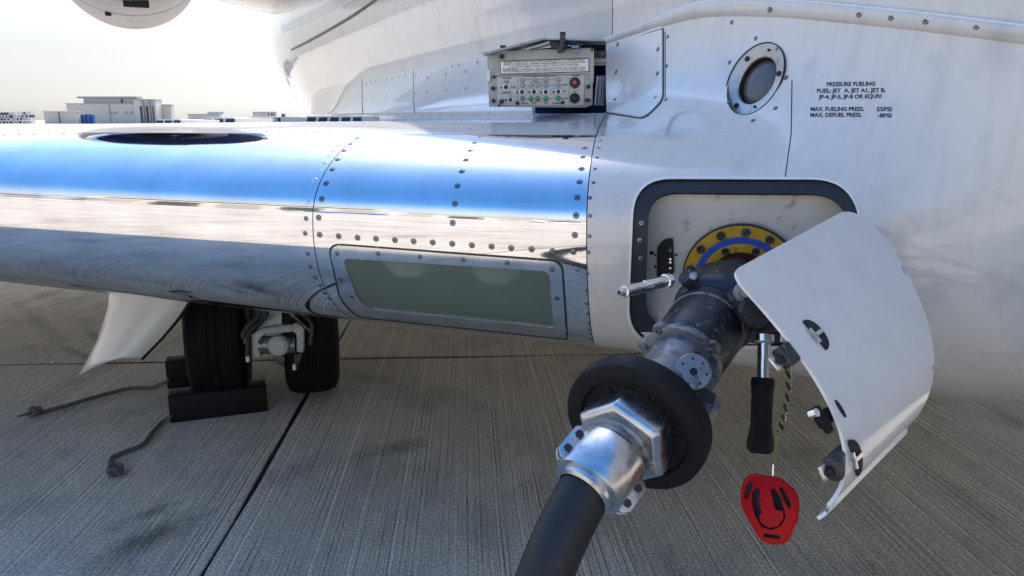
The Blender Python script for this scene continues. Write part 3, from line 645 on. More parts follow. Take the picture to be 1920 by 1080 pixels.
for u, v_, sc in ((.16, .235, 1.0), (.085, .675, 1.0)):
    # flush latch: black cup, metal tongue, and its bracket past the free edge
    c = dpt(u, v_); nn = dnorm(u, v_); au = Wd.normalized(); av = nn.cross(au).normalized()
    lp = [c+au*(.020*sc*(math.cos(t) if t < math.pi*3 else 0))+av*(.026*sc*math.sin(t)) for t in np.linspace(-math.pi*.55, math.pi*.55, 16)]
    mb = MB(); mb.prism([p-au*.004-nn*.002 for p in lp], nn*.0045); lt = mb.build('latch', M['dark'], door, bevel=.0012)
    mb = MB(); mb.box(c+nn*.0045, au, av, nn, .012*sc, .003*sc, .0018); mb.box(c+nn*.0045-au*.010, au, av, nn, .002, .012*sc, .0018); mb.build('latch', M['alu'], door)
    cb = dpt(-.03, v_)-nn*.012
    mb = MB(); mb.box(cb+au*.016, au, av, nn, .028*sc, .016*sc, .010); mb.build('latch_bracket', M['castdark'], door, bevel=.004)
    mb = MB(); mb.box(cb-au*.016-nn*.006, au, av, nn, .012*sc, .011*sc, .0035); mb.build('latch_bracket', M['alu'], door, bevel=.002)
    mb = MB(); mb.lathe(cb-au*.016, nn, [(-.004, .006), (.004, .006), (.005, .004)], 12); mb.build('latch_bolt', M['dark'], door)
c = dpt(-.035, .46)-dnorm(0, .46)*.014; au = Wd.normalized(); nn = dnorm(0, .46); av = nn.cross(au)
mb = MB(); mb.box(c+au*.006, au, av, nn, .016, .010, .006); mb.box(c, au, av, nn, .006, .020, .005); mb.build('door_stop', M['rubber'], door, bevel=.003)
mb = MB(); mb.lathe(c-au*.010+av*.014, nn, [(-.005, .006), (.006, .006)], 10); mb.build('door_stop', M['chrome'], door)
mb = MB(); cc_ = dpt(.05, .46); mb.prism([cc_+au*(.004*math.cos(t))+av*(.014*math.sin(t)) for t in np.linspace(0, 6.28, 14, endpoint=False)], nn*.001); mb.build('drain_slot', M['dark'], door)
mb = MB(); hg0 = dpt(.99, .22, -.004); hg1 = dpt(.99, .62, -.004); mb.tube([hg0, hg1], .006, 10); 
for t in (.25, .75): mb.tube([hg0.lerp(hg1, t), hg0.lerp(hg1, t)+Vector((-.03, .07, .0))], .007, 8)
mb.build('hinge', M['alu'], door)

# ---- refuel control panel, swung out above the wing root
pc = cp(1012, 150, 2.25); pn = (EYE-pc); pn.z *= .4; pn = (pn.normalized()+Vector((-.10, 0, 0))).normalized()
def PL(px, py, off=0.):
    r = ray(px, py); t = (pc+pn*off-EYE).dot(pn)/r.dot(pn); return EYE+r*t
def plate_(name, pts, m, parent, o0, o1, bevel=.0, **k):
    mb = MB(); a = [PL(x, y, o0) for x, y in pts]; b = [PL(x, y, o1) for x, y in pts]; n = len(a)
    mb.add(a+b, [tuple(range(n)), tuple(range(n, 2*n))[::-1]]+[(i, n+i, n+(i+1) % n, (i+1) % n) for i in range(n)])
    return mb.build(name, M[m] if isinstance(m, str) else m, parent, bevel=bevel, **k)
def z5(x, y): return (900+x*.1481, 60+y*.1481)
cpn = plate_('refuel_control_panel', [(913, 100), (918, 96), (1112, 91), (1111, 197), (1097, 202), (917, 200)], 'box', jet, -.06, 0, .002)
plate_('upper_cover', [z5(*p) for p in ((110, 290), (240, 240), (1240, 205), (1440, 200), (1445, 225), (1440, 640), (1395, 640), (1385, 535), (470, 545), (120, 560))], 'box', cpn, .0, .006, .0015)
plate_('hinge_plate', [z5(*p) for p in rpoly([(100, 280), (225, 285), (225, 510), (100, 515)], 20, 4)], 'box', cpn, .0055, .009, .001)
plate_('edge_clip', [z5(*p) for p in rpoly([(85, 475), (130, 480), (130, 620), (80, 630)], 18, 4)], 'panel', cpn, .004, .011, .001)
plate_('control_face', [z5(*p) for p in ((215, 565), (1325, 545), (1310, 930), (215, 925))], 'cream', cpn, .0, .005, .001)
for a, b in (((100, 300), (222, 500)),): pass
plate_('placard', [z5(*p) for p in ((250, 365), (1385, 325), (1385, 505), (255, 540))], 'ink', cpn, .005, .0068)
plate_('placard', [z5(*p) for p in ((260, 376), (1374, 337), (1374, 496), (265, 528))], 'placard', cpn, .006, .0073)
def ptext(s, x0, x1, y0, y1, cap, off=.0078, bold=.01):
    a = z5(x0, y0); b = z5(x1, y1); stencil(s, a[0], b[0], a[1], b[1], cap*.1481, cpn, PL, bold=bold, off=off)
ptext('ENSURE WING & AUX TANK RELIEF VALVES (DOTS) TO OPERATE FREELY', 305, 1325, 398, 362, 22)
ptext('PRIOR TO REFUELING. NORMAL FUELING OPERATION FOR QUANTITIES', 303, 1330, 425, 391, 22)
ptext('IN EXCESS OF MAIN TANKS, SELECT AUX & TAIL TOGETHER', 370, 1255, 453, 424, 22)
ptext('WARNING', 285, 485, 490, 484, 28, bold=.02)
ptext('- INDIVIDUAL REFUELING OF AUX OR TAIL POSSIBLE ONLY', 500, 1345, 484, 458, 22)
ptext('WITH OVERRIDE. ALWAYS CHECK REFUELED A/C C OF G WITHIN LIMITS', 292, 1335, 514, 487, 22)
TO = .0056
for s, x0, x1, y, cap in (('POWER', 280, 395, 598, 26), ('FUEL', 300, 375, 640, 26), ('OFF', 395, 455, 712, 26), ('DEFUEL', 272, 398, 782, 26), ('HIGH LEVEL SENSORS', 560, 950, 566, 18), ('OPEN', 1045, 1110, 680, 22), ('SOV', 1045, 1105, 762, 22), ('CLOSED', 1035, 1115, 853, 20), ('L MAIN', 508, 608, 915, 24), ('TAIL', 655, 717, 915, 24), ('AUX', 808, 865, 915, 24), ('R MAIN', 915, 1030, 915, 24), ('POWER', 1160, 1265, 562, 18), ('OFF', 1180, 1225, 722, 18), ('TEST', 1170, 1235, 762, 18)):
    ptext(s, x0, x1, y, y-2, cap, TO, .015)
def zdisc(name, x, y, rz, m, prof, n=20, mat2=None):
    c = PL(*z5(x, y), .005); s = rz*.1481/FPX*(c-EYE).dot(ray(960, 540)); mb = MB(); mb.lathe(c, pn, [(l, r*s) for l, r in prof], n); return mb.build(name, M[m], cpn)
BZ = [(0, 1), (.002, 1), (.0025, .9)]; DOME = [(0, .8), (.004, .8), (.006, .6), (.0068, .25)]
for x, y in ((537, 607), (690, 603), (835, 602), (993, 598), (537, 676), (835, 673), (993, 669)): zdisc('indicator_light', x, y, 31, 'steel', BZ); zdisc('indicator_light', x, y, 31, 'pale', DOME)
for x, y in ((645, 672), (728, 672)): zdisc('indicator_light', x, y, 30, 'steel', BZ); zdisc('indicator_light', x, y, 30, 'amber', DOME)
for x, y in ((537, 845), (643, 845), (728, 846), (835, 845), (990, 840)): zdisc('indicator_light', x, y, 30, 'ink', BZ); zdisc('indicator_light', x, y, 32, 'green', DOME)
for x, y, r in ((535, 758, 44), (685, 757, 42), (835, 757, 44), (993, 752, 42), (332, 697, 46), (390, 853, 42)):
    zdisc('toggle_switch', x, y, r, 'alu', [(0, 1), (.003, 1), (.0035, .85)], 6); zdisc('toggle_switch', x, y, r*.62, 'ink', [(0, 1), (.006, 1), (.0065, .8)])
    c = PL(*z5(x, y), .010); d = PL(*z5(x-3, y-42), .024); mb = MB(); mb.tube([c, c.lerp(d, .5), d], [.0022, .0026, .0036], 10); mb.build('toggle_switch', M['chrome'], cpn)
    mb = MB(); e = PL(*z5(x-62, y+8), .006); mb.lathe(e, pn, [(0, .0032), (.001, .0032)], 5); mb.build('marker', M['ink'], cpn)
zdisc('push_button', 1203, 640, 66, 'ink', [(0, 1), (.005, 1), (.007, .85), (.006, .5)], 28); zdisc('push_button', 1200, 640, 26, 'pink', [(0, 1), (.010, 1), (.011, .8)])
zdisc('push_button', 1200, 838, 63, 'ink', [(0, 1), (.005, 1), (.007, .85), (.006, .6), (.009, .55), (.010, .4)], 28)
c = PL(*z5(275, 880), .008); mb = MB(); mb.lathe(c, pn, [(0, .007), (.008, .0066), (.012, .005)], 14); mb.box(c+pn*.012+Vector((-.003, 0, -.006)), Vector((.5, 0, .87)), Vector((0, 1, 0)), Vector((-.87, 0, .5)), .011, .004, .003); mb.build('rotary_knob', M['maroon'], cpn)
for x, y, r in ((280, 312, 32), (175, 872, 26), (1373, 692, 28), (475, 900, 24), (1048, 893, 24), (170, 715, 28), (180, 570, 20), (1420, 225, 20), (180, 315, 16), (180, 462, 16)):
    zdisc('fastener', x, y, r, 'ink' if r > 18 else 'steel', [(.003, 1), (.006, 1), (.0065, .6)], 14)
plate_('latch_tab', [z5(*p) for p in ((1330, 840), (1395, 845), (1400, 880), (1370, 890), (1325, 870))], 'ink', cpn, .004, .009, .001)
for (a, b, c_) in (((508, 605), (993, 598), 1), ((537, 678), (1025, 670), 1), ((508, 845), (1035, 840), 1), ((650, 635), (860, 632), 1), ((650, 882), (850, 880), 1)):
    q = [z5(a[0], a[1]-2), z5(b[0], b[1]-2), z5(b[0], b[1]+2), z5(a[0], a[1]+2)]; plate_('printed_line', q, 'ink', cpn, .0048, .0054)
for x in (480, 1128): plate_('printed_line', [z5(x-2, 570), z5(x+2, 570), z5(x+2, 925), z5(x-2, 925)], 'ink', cpn, .0048, .0054)
# lid seen edge-on above the box, with its latch
def PLt(pts, o=-.02): return [PL(*z5(*p), o) for p in pts]
mb = MB(); mb.prism(PLt([(30, 262), (130, 240), (810, 66), (880, 78), (1580, 95), (1580, 112), (880, 100), (815, 92), (140, 266), (35, 290)], .05), -pn*.16); mb.build('lid', M['gear'], cpn)
mb = MB(); mb.prism(PLt([(560, 215), (880, 110), (880, 150), (590, 225)], .03), -pn*.05); mb.build('lid_strut', M['box'], cpn)
mb = MB(); mb.prism(PLt([(1010, -5), (1082, -5), (1075, 150), (1060, 160), (1050, 260), (985, 265), (980, 200), (1010, 150)], .062), -pn*.02); mb.build('lid_latch', M['castdark'], cpn, bevel=.002)
mb = MB(); mb.prism(PLt([(890, 110), (1250, 110), (1270, 200), (1160, 205), (1150, 120), (1100, 170), (1060, 240), (890, 190)], .045), -pn*.03); mb.build('lid_latch', M['ink'], cpn, bevel=.002)
mb = MB(); mb.tube([PL(*z5(1160, 185), .05), PL(*z5(1250, 185), .05)], .004, 8); mb.tube([PL(*z5(1170, 240), .05), PL(*z5(1250, 240), .05)], .004, 8); mb.build('lid_spring', M['alu'], cpn)
mb = MB(); mb.prism(PLt([(255, 165), (320, 168), (310, 200), (255, 205)], .05), -pn*.02); mb.build('lid_bumper', M['ink'], cpn)
# dark recess in the fuselage behind it
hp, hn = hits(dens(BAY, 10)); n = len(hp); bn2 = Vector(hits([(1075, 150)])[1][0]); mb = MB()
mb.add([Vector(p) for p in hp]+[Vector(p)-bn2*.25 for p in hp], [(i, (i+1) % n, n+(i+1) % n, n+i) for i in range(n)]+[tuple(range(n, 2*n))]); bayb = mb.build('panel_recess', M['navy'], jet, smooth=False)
for k in range(6):
    a = PL(*z5(1455+22*k, 930), -.10); b = PL(*z5(1470+20*k, 760+(k % 3)*20), -.12); c = PL(*z5(1490+18*k, 560), -.16); mb = MB(); mb.tube(spline([a, b, c], 5), .0022, 6); mb.build('wire', M['box' if k % 2 else 'panel'], bayb)
mb = MB(); mb.tube([PL(*z5(1440, 360), -.07), PL(*z5(1590, 360), -.07)], .008, 8); mb.tube([PL(*z5(1440, 400), -.08), PL(*z5(1590, 395), -.08)], .006, 8); mb.build('conduit', M['box'], bayb)
plate_('bracket', [z5(1465, 225), z5(1600, 225), z5(1600, 325), z5(1465, 325)], 'castdark', bayb, -.08, -.06, .003)

# ---- engine, pylon
EN = cp(228, -152, 4.9); eax = Vector((UA[0], UA[1], .03)).normalized()
NR = 169/FPX*4.9
mb = MB(); mb.lathe(EN, eax, [(-.92, NR*.92), (-.86, NR*.95), (-.55, NR*.985), (0, NR), (.7, NR*.985), (1.6, NR*.97), (2.6, NR*.80), (3.4, NR*.60)], 64, 0, False, True, ); eng = mb.build('engine_nacelle', M['nacelle'], jet)
mb = MB(); mb.lathe(EN, eax, [(-.92, NR*.922), (-.965, NR*.90), (-.985, NR*.865), (-.965, NR*.82), (-.88, NR*.79)], 64, 0, False, False); mb.build('inlet_lip', M['polish'], eng)
mb = MB(); mb.lathe(EN, eax, [(-.88, NR*.79), (-.4, NR*.72), (-.15, NR*.64)], 48, 0, False, False); mb.lathe(EN, eax, [(-.15, NR*.64), (-.16, .1)], 48, 0, False, True); mb.build('inlet_duct', M['inlet'], eng)
mb = MB(); mb.lathe(EN, eax, [(-.14, .16), (-.3, .10), (-.36, .02)], 24); mb.build('spinner', M['steel'], eng)
for k in range(22):
    t = 2*math.pi*k/22; a, b = frame(eax); d = a*math.cos(t)+b*math.sin(t); e = eax.cross(d); c = EN+eax*-.2; mb = MB()
    mb.add([c+d*.12+e*.02+eax*.03, c+d*.12-e*.02-eax*.03, c+d*NR*.63-e*.06-eax*.02, c+d*NR*.63+e*.06+eax*.02], [(0, 1, 2, 3)]); mb.build('fan_blade', M['steel'], eng, smooth=False)
bdir = Vector((0, 0, -1)); bdir = (bdir-eax*bdir.dot(eax)).normalized(); sdir = eax.cross(bdir)
for l, ang, wl, ww in ((-.62, -.06, .07, .016), (.25, .25, .02, .01)):
    c = EN+eax*l+(bdir*math.cos(ang)+sdir*math.sin(ang))*(NR*.992); mb = MB(); mb.box(c, sdir, eax, bdir, wl, ww, .02); mb.build('drain_slot', M['dark'], eng, bevel=.008)
mb = MB(); mb.lathe(EN, eax, [(.1, NR*1.002), (.1, NR*1.0035), (.112, NR*1.0035), (.112, NR*1.002)], 64, 0, False, False); mb.build('cowl_seam', M['dark'], eng)
inb = Vector((-OA[0], -OA[1], 0)); mb = MB(); loop = []
for x, hh in ((2.2, .0), (2.3, .10), (2.6, .16), (3.1, .18), (3.7, .14), (4.4, .03)): loop.append((x, hh))
prof = [(x, h_) for x, h_ in loop]+[(x, -h_) for x, h_ in loop[::-1][:-1]]
b0 = EN+inb*(NR*.7)+Vector((0, 0, .16)); mb.prism([b0+eax*x+Vector((0, 0, h_)) for x, h_ in prof], inb*1.5+Vector((0, 0, -.30))); mb.build('engine_pylon', M['wingpaint'], jet, bevel=.01)

# ---- low wedges with dark front strips, standing on the upper wing skin
for (x0, x1, yt, dd) in ((287, 350, 223.5, 3.6), (372, 455, 220.5, 3.9), (462, 541, 219, 4.3), (562, 700, 217.5, 4.2)):
    a = cp(x0, 229, dd); b = cp(x1, 228, dd); top = cp((x0+x1)/2, yt, dd).z; zb = 1.22; mb = MB(); d = Vector((.1, .42, 0))
    i0 = a.lerp(b, .10); i1 = a.lerp(b, .82); lo_ = lambda p, z: Vector((p.x, p.y, z))
    v8 = [lo_(a, zb), lo_(b, zb), lo_(b+d, zb), lo_(a+d, zb), lo_(i0, top), lo_(i1, top), lo_(i1+d, top-.004), lo_(i0+d, top-.004)]
    mb.add(v8, [(0, 1, 5, 4), (1, 2, 6, 5), (2, 3, 7, 6), (3, 0, 4, 7), (4, 5, 6, 7)]); vt_ = mb.build('wing_wedge', M['panel'], jet, bevel=.003)
    mb = MB(); k = (i1-i0).length; 
    nl = max(3, int(k/.05))
    for j in range(nl):
        q0 = a.lerp(b, .08+.80*j/nl); q1 = a.lerp(b, .08+.80*(j+.75)/nl); dz = top-zb
        mb.add([lo_(q0, zb+dz*.62)+Vector((0, -.004, 0)), lo_(q1, zb+dz*.62)+Vector((0, -.004, 0)), lo_(q1.lerp(b, .04), zb+dz*.93)+Vector((0, -.004, 0)), lo_(q0.lerp(b, .04), zb+dz*.93)+Vector((0, -.004, 0))], [(0, 1, 2, 3)])
    mb.build('dark_strips', M['navy'], vt_, smooth=False, kind='stuff')

# ---- main landing gear
TR = .345; gdir = (gp(590, 733)-gp(423, 748)); gdir.z = 0; gdir.normalize(); fwd = Vector((gdir.y, -gdir.x, 0))
tyre_prof = lambda wd: [(-wd*.5, TR*.50), (-wd*.52, TR*.62), (-wd*.5, TR*.85), (-wd*.43, TR*.95), (-wd*.30, TR*.985), (-wd*.29, TR*.982), (-wd*.25, TR*.982), (-wd*.24, TR*.992), (-wd*.10, TR*.998), (-wd*.09, TR*.985), (-wd*.05, TR*.985), (-wd*.04, TR), (wd*.04, TR), (wd*.05, TR*.985), (wd*.09, TR*.985), (wd*.10, TR*.998), (wd*.24, TR*.992), (wd*.25, TR*.982), (wd*.29, TR*.982), (wd*.30, TR*.985), (wd*.43, TR*.95), (wd*.5, TR*.85), (wd*.52, TR*.62), (wd*.5, TR*.50)]
wheels = []
for px, py, wd in ((421, 748, .245), (588, 735, .245)):
    c = gp(px, py); c = c-fwd*.05; c.z = TR; wheels.append(c); mb = MB(); mb.lathe(c, gdir, tyre_prof(wd), 64); wh = mb.build('wheel', M['tyre'], jet)
    mb = MB(); mb.lathe(c, gdir, [(-wd*.40, .05), (-wd*.40, TR*.44), (-wd*.49, TR*.53), (wd*.49, TR*.53), (wd*.40, TR*.44), (wd*.40, .05)], 40); mb.build('rim', M['gear'], wh)
dG = (cp(520, 648, 1)-EYE); axle = (wheels[0]+wheels[1])*.5; dgear = (axle-EYE).dot(ray(960, 540))-.30
X_ = gdir; Z_ = Vector((0, 0, 1)); F_ = fwd
gl = MB(); gl.tube([wheels[0], wheels[1]], .045, 20); leg = gl.build('landing_gear_leg', M['gear'], jet)
def GQ(px, py, o=0.): return cp(px, py, dgear+o)
def gplate(name, pts, m, o=0., th=.06, bevel=.006):
    mb = MB(); mb.prism([GQ(x, y, o) for x, y in pts], Vector((0, th, 0))); return mb.build(name, M[m], leg, bevel=bevel)
def z4(x, y): return (140+x*.2778, 530+y*.2778)
gplate('yoke', [z4(*p) for p in [(1200, 510), (1200, 345), (1260, 310), (1420, 285), (1530, 265), (1550, 300), (1545, 440), (1540, 475), (1495, 470), (1495, 350), (1475, 335), (1285, 350), (1255, 370), (1250, 505)]], 'gear')
gplate('torque_link', [z4(*p) for p in [(1290, 180), (1310, 215), (1215, 335), (1290, 300), (1420, 285), (1520, 262), (1430, 195), (1420, 180)]], 'gear', .03, .07)
c = GQ(*z4(1378, 424), -.01); mb = MB(); mb.lathe(c, (0, -1, .1), [(-.02, .046), (.012, .046), (.018, .041), (.018, .034), (.022, .032)], 32); mb.build('axle_cap', M['gear'], leg)
mb = MB(); mb.tube([GQ(*z4(1255, 420), .03), GQ(*z4(1500, 420), .03)], .04, 20); mb.build('crossbar', M['cast'], leg)
gplate('brake_block', [z4(*p) for p in [(1350, 485), (1420, 490), (1415, 560), (1380, 560), (1350, 520)]], 'castdark', .02, .05)
gplate('brake_block', [z4(*p) for p in [(1100, 365), (1160, 360), (1165, 415), (1105, 420)]], 'gear', .02, .05)
gplate('brake_block', [z4(*p) for p in [(1570, 310), (1615, 315), (1610, 360), (1575, 355)]], 'gear', .02, .05)
gplate('brake_block', [z4(*p) for p in [(1480, 485), (1545, 470), (1500, 590), (1475, 560)]], 'ink', .0, .05)
for pts, r, m_ in (([(1240, 180), (1240, 225), (1180, 280), (1140, 330), (1130, 370)], .012, 'castdark'), ([(1290, 190), (1280, 240), (1200, 310), (1170, 360), (1165, 530)], .010, 'ink'), ([(1440, 190), (1500, 245), (1560, 300), (1600, 330)], .011, 'castdark'), ([(1500, 190), (1570, 240), (1600, 300), (1590, 420)], .010, 'ink'), ([(1215, 235), (1180, 290), (1165, 380), (1160, 520)], .007, 'ink')):
    mb = MB(); mb.tube(spline([GQ(*z4(*p), -.01) for p in pts], 5), r, 8); mb.build('hydraulic_line', M[m_], leg)
for (x, y) in ((1168, 515), (1482, 570)): mb = MB(); mb.lathe(GQ(*z4(x, y), -.02), Z_, [(-.012, .008), (.012, .008)], 8); mb.build('fitting', M['panel'], leg)
st0 = axle.copy(); mb = MB(); mb.tube([st0+F_*.0, st0+Vector((.03, .15, .72))], .075, 24); mb.build('shock_strut', M['gear'], leg)
# gear door
def GD(a, b):
    # a across (left to right), b down; curved sheet
    lx = np.interp(b, [0, .2, .57, 1], [209, 203, 184, 150]); ly = np.interp(b, [0, .2, .57, 1], [546, 583, 640, 705]); rx = np.interp(b, [0, .3, .65, 1], [366, 340, 306, 268]); ry = np.interp(b, [0, .3, .65, 1], [552, 593, 634, 672])
    x = lx+(rx-lx)*a; y = ly+(ry-ly)*a-13*b*math.sin(math.pi*a)**.8
    return cp(x, y, 3.10+.30*(1-a)**2.6+.10*a**3)
n = 18; vv = [GD(i/n, j/n) for j in range(n+1) for i in range(n+1)]; ff = [(j*(n+1)+i, j*(n+1)+i+1, (j+1)*(n+1)+i+1, (j+1)*(n+1)+i) for j in range(n) for i in range(n)]
me = mesh('gear_door', vv, ff, [M['creampaint']], True); gd = link('gear_door', me, jet); md = gd.modifiers.new('solid', 'SOLIDIFY'); md.thickness = .012; md.offset = 0
mb = MB(); mb.tube(spline([GD(1.0, .02)+Vector((.0, -.01, 0)), GD(1, .4)+Vector((.0, -.01, 0)), GD(1, 1)+Vector((0, -.01, 0))], 6), .007, 8); mb.build('edge_seal', M['rubber'], gd)
mb = MB(); a = GD(1, .05); mb.tube([a, a+Vector((.10, .05, .04))], .02, 10); mb.build('door_link', M['gear'], gd)

# ------------------------------------------------------------------ wheel chocks with their ropes
def chock(label, a, b, hgt, dep_, rope):
    c = (a+b)*.5; t = thing('wheel_chock', label, 'chock', (c.x, c.y, 0), 'wheel chocks'); ax = (b-a).normalized(); sd_ = Vector((-ax.y, ax.x, 0)); mb = MB()
    pr = [(0, 0), (0, hgt*.96), (.012, hgt), (dep_*.72, hgt), (dep_, hgt*.4), (dep_, 0)]
    mb.prism([Vector((a.x, a.y, .001))+sd_*x+Vector((0, 0, z)) for x, z in pr], b-a); mb.build('block', M['rubber'], t, bevel=.008)
    pts = spline(rope, 10); mb = MB(); mb.tube(pts, .0095, 10)
    mb.build('rope', M['rope'], t)
    mb = MB(); e = Vector(rope[-1]); k = [e+Vector((.022*math.cos(q*1.3), .02*math.sin(q*1.3), .004+.012*math.sin(q*2.1)+.008)) for q in np.linspace(0, 9, 26)]; mb.tube(k, .0085, 8)
    d = (Vector(rope[-1])-Vector(rope[-2])).normalized()
    for s in (-.5, .2, .6): mb.tube([e+Vector((0, 0, .012)), e+(d+Vector((s, s*.5, .1)))*.045], [.007, .004], 6)
    mb.build('knot', M['rope'], t)
a = gp(319, 795); b = gp(503, 772)
def gr(x, y, z=.012): return gp(x, y, z)
chock('black rubber chock in front of the tyre, its rope trailing forward to a knot', a, b, .125, .15, [gr(322, 779, .04), gr(306, 790), gr(288, 808), gr(268, 833), gr(236, 847), gr(212, 857), gr(207, 870), gr(216, 886)])
a = gp(314, 731); b = gp(470, 714)
chock('black rubber chock behind the tyre, its rope stretched out to the left', a, b, .14, .15, [gr(318, 712, .06), gr(300, 721, .03), gr(282, 727), gr(240, 729), gr(180, 744), gr(120, 762), (gr(66, 776))])

# ------------------------------------------------------------------ fuel nozzle
noz = thing('fuel_nozzle', 'dark metal fuel nozzle with black bumper ring locked onto the adapter', 'nozzle', (AD.x, AD.y, 0))
A0 = AD+fn*.010; R0 = nz_R; ax = (R0-A0).normalized(); LN = (R0-A0).length; na, nb_ = frame(ax)
def NL(f): return A0+ax*(LN*f)
def lathe_part(name, m, prof, n=40, parent=noz, up=None):
    mb = MB(); mb.lathe(A0, ax, [(LN*f, r) for f, r in prof], n, 0, True, True, up); return mb.build(name, M[m], parent)
lathe_part('coupling', 'castdark', [(.0, .050), (.04, .052), (.05, .060), (.10, .064), (.12, .070), (.17, .072)])
lathe_part('collar', 'castdark', [(.14, .074), (.16, .080), (.30, .082), (.315, .078), (.33, .0715)], 40)
lathe_part('body', 'castdark', [(.33, .0705), (.34, .072), (.50, .0715), (.585, .069), (.61, .062)])
lathe_part('seam_ring', 'cast', [(.385, .0718), (.388, .0732), (.396, .0732), (.399, .0718)])
elb = lathe_part('elbow', 'cast', [(.60, .062), (.66, .055), (.74, .053), (.86, .057), (.96, .060)])
# clamp flange with lugs
mb = MB(); mb.lathe(A0, ax, [(LN*.605, .060), (LN*.608, .071), (LN*.64, .071), (LN*.643, .056)], 40)
mb.build('clamp_flange', M['cast'], noz, bevel=.0015)
for px, py in ((1247, 630), (1314, 662), (1200, 640)):
    r = ray(px, py); c = EYE+r*((NL(.625)-EYE).dot(ax)/r.dot(ax)); c = NL(.625)+(c-NL(.625)).normalized()*.068; mb = MB(); mb.lathe(c, ax, [(-.006, .013), (.006, .013), (.007, .011)], 16); mb.lathe(c, ax, [(.006, .0065), (.011, .0065), (.012, .005)], 6, 0); mb.build('lug', M['cast'], noz)
# side port
sp = cp(1300, 697, 1.235); spn = (EYE-sp).normalized()+Vector((.22, 0, .12)); spn.normalize()
mb = MB(); mb.lathe(sp-spn*.035, spn, [(-.01, .026), (.02, .026), (.024, .030), (.034, .030), (.036, .0285)], 32); prt = mb.build('side_port', M['cast'], noz)
mb = MB(); mb.lathe(sp+spn*.0005, spn, [(0, .007), (.0012, .007)], 6); mb.build('port_socket', M['dark'], prt)
pa, pb = frame(spn)
for k in range(7):
    t = k*.9; mb = MB(); mb.lathe(sp+spn*.0005+(pa*math.cos(t)+pb*math.sin(t))*.021, spn, [(0, .0022), (.001, .0022)], 8); mb.build('port_hole', M['dark'], prt)
# drain boss on the lower side
q0 = NL(.80); mb = MB(); db = (cp(1328, 770, 1.26)-q0); mb.tube([q0, q0+db*.75, q0+db], [.034, .032, .030], 20); mb.build('drain_boss', M['castdark'], noz)
mb = MB(); mb.lathe(q0+db, db, [(0, .024), (.012, .024), (.013, .020)], 6); mb.build('drain_plug', M['cast'], noz)
# bumper
mb = MB(); mb.lathe(A0, ax, [(LN*.955, .058), (LN*.945, .104), (LN*.948, .111), (LN*.957, .1155), (LN*.99, .117), (LN*1.02, .1155), (LN*1.027, .112), (LN*1.030, .106), (LN*1.026, .090), (LN*1.012, .085), (LN*1.008, .058)], 72, 0, False, False); bmp = mb.build('bumper_ring', M['rubber'], noz)
for k in range(12):
    t = 2*math.pi*k/12; d = na*math.cos(t)+nb_*math.sin(t); e = ax.cross(d); mb = MB(); mb.box(A0+ax*(LN*1.008)+d*.076, d, e, ax, .012, .0035, .004); mb.build('bumper_rib', M['rubber'], bmp, bevel=.0015)
# hex nut
mb = MB(); hx = R0-ax*.004; hdir = (cp(1135, 862, 1.135)-R0).normalized(); hdir = (hdir+ax).normalized()
mb.lathe(hx, hdir, [(-.01, .072), (.0, .077), (.056, .077), (.063, .069)], 6); nut = mb.build('hex_nut', M['alu'], noz, bevel=.003, seg=3)
mb = MB(); mb.lathe(hx, hdir, [(.055, .054), (.070, .054), (.073, .050), (.085, .050)], 36); mb.build('gland', M['cast'], noz)
# crank pin
p0, p1 = cp(1161, 549, 1.335), cp(1292, 516, 1.45); dv_ = (p1-p0).normalized()
mb = MB(); mb.lathe(p0, dv_, [(0, .006), (.004, .007), (.012, .007), (.013, .0108), (.060, .0108), (.061, .0098), (.063, .0108), (.120, .0108), (.121, .0135), (.132, .0135)], 20); L1 = (p1-p0).length; cr_ = mb.build('crank_pin', M['chrome'], noz)
mb = MB(); mb.lathe(p0-dv_*.0003, dv_, [(0, .0035), (.0005, .0035)], 10); mb.build('pin_hole', M['dark'], cr_)
lug = p1-dv_*.012
mb = MB(); mb.tube([lug, lug.lerp(NL(.22), .5), NL(.22)], [.016, .020, .03], 16); mb.build('crank_lug', M['castdark'], noz)
mb = MB(); lb = lug+Vector((.012, -.016, .004)); mb.lathe(lb, (EYE-lb), [(0, .008), (.004, .008), (.005, .006)], 14); mb.build('crank_bolt', M['steel'], noz)
mb = MB(); arc = [NL(.15)+(na*math.cos(t)+nb_*math.sin(t))*.074 for t in np.linspace(-1.7, 1.9, 30)]
mb.tube(arc, .0035, 8); mb.build('guard_rim', M['alu'], noz)
# carrying handle with black grip
h0 = cp(1432, 585, 1.38); h1 = cp(1433, 640, 1.37); h2 = cp(1428, 712, 1.36); h3 = cp(1425, 850, 1.345)
mb = MB(); mb.tube([NL(.27)+Vector((.02, 0, -.01)), cp(1400, 560, 1.40), cp(1428, 590, 1.385), cp(1432, 620, 1.375)], [.05, .042, .030, .022], 20); hb = mb.build('handle_boss', M['castdark'], noz)
bb = cp(1398, 548, 1.335); mb = MB(); mb.lathe(bb, EYE-bb, [(-.03, .022), (.0, .022), (.004, .018), (.004, .010), (.010, .009)], 8); mb.build('boss_cap', M['cast'], noz)
bb = cp(1416, 582, 1.335); mb = MB(); mb.lathe(bb, EYE-bb+Vector((.4, 0, -.2)), [(-.04, .030), (.0, .030), (.006, .024)], 20); mb.build('boss_cap', M['castdark'], noz)
dv_ = (h3-h1).normalized(); LL = (h3-h1).length
mb = MB(); mb.lathe(h1, dv_, [(-.012, .018), (.0, .018), (.004, .0115), (LL*.36, .0108)], 20); mb.build('handle_shaft', M['chrome'], noz)
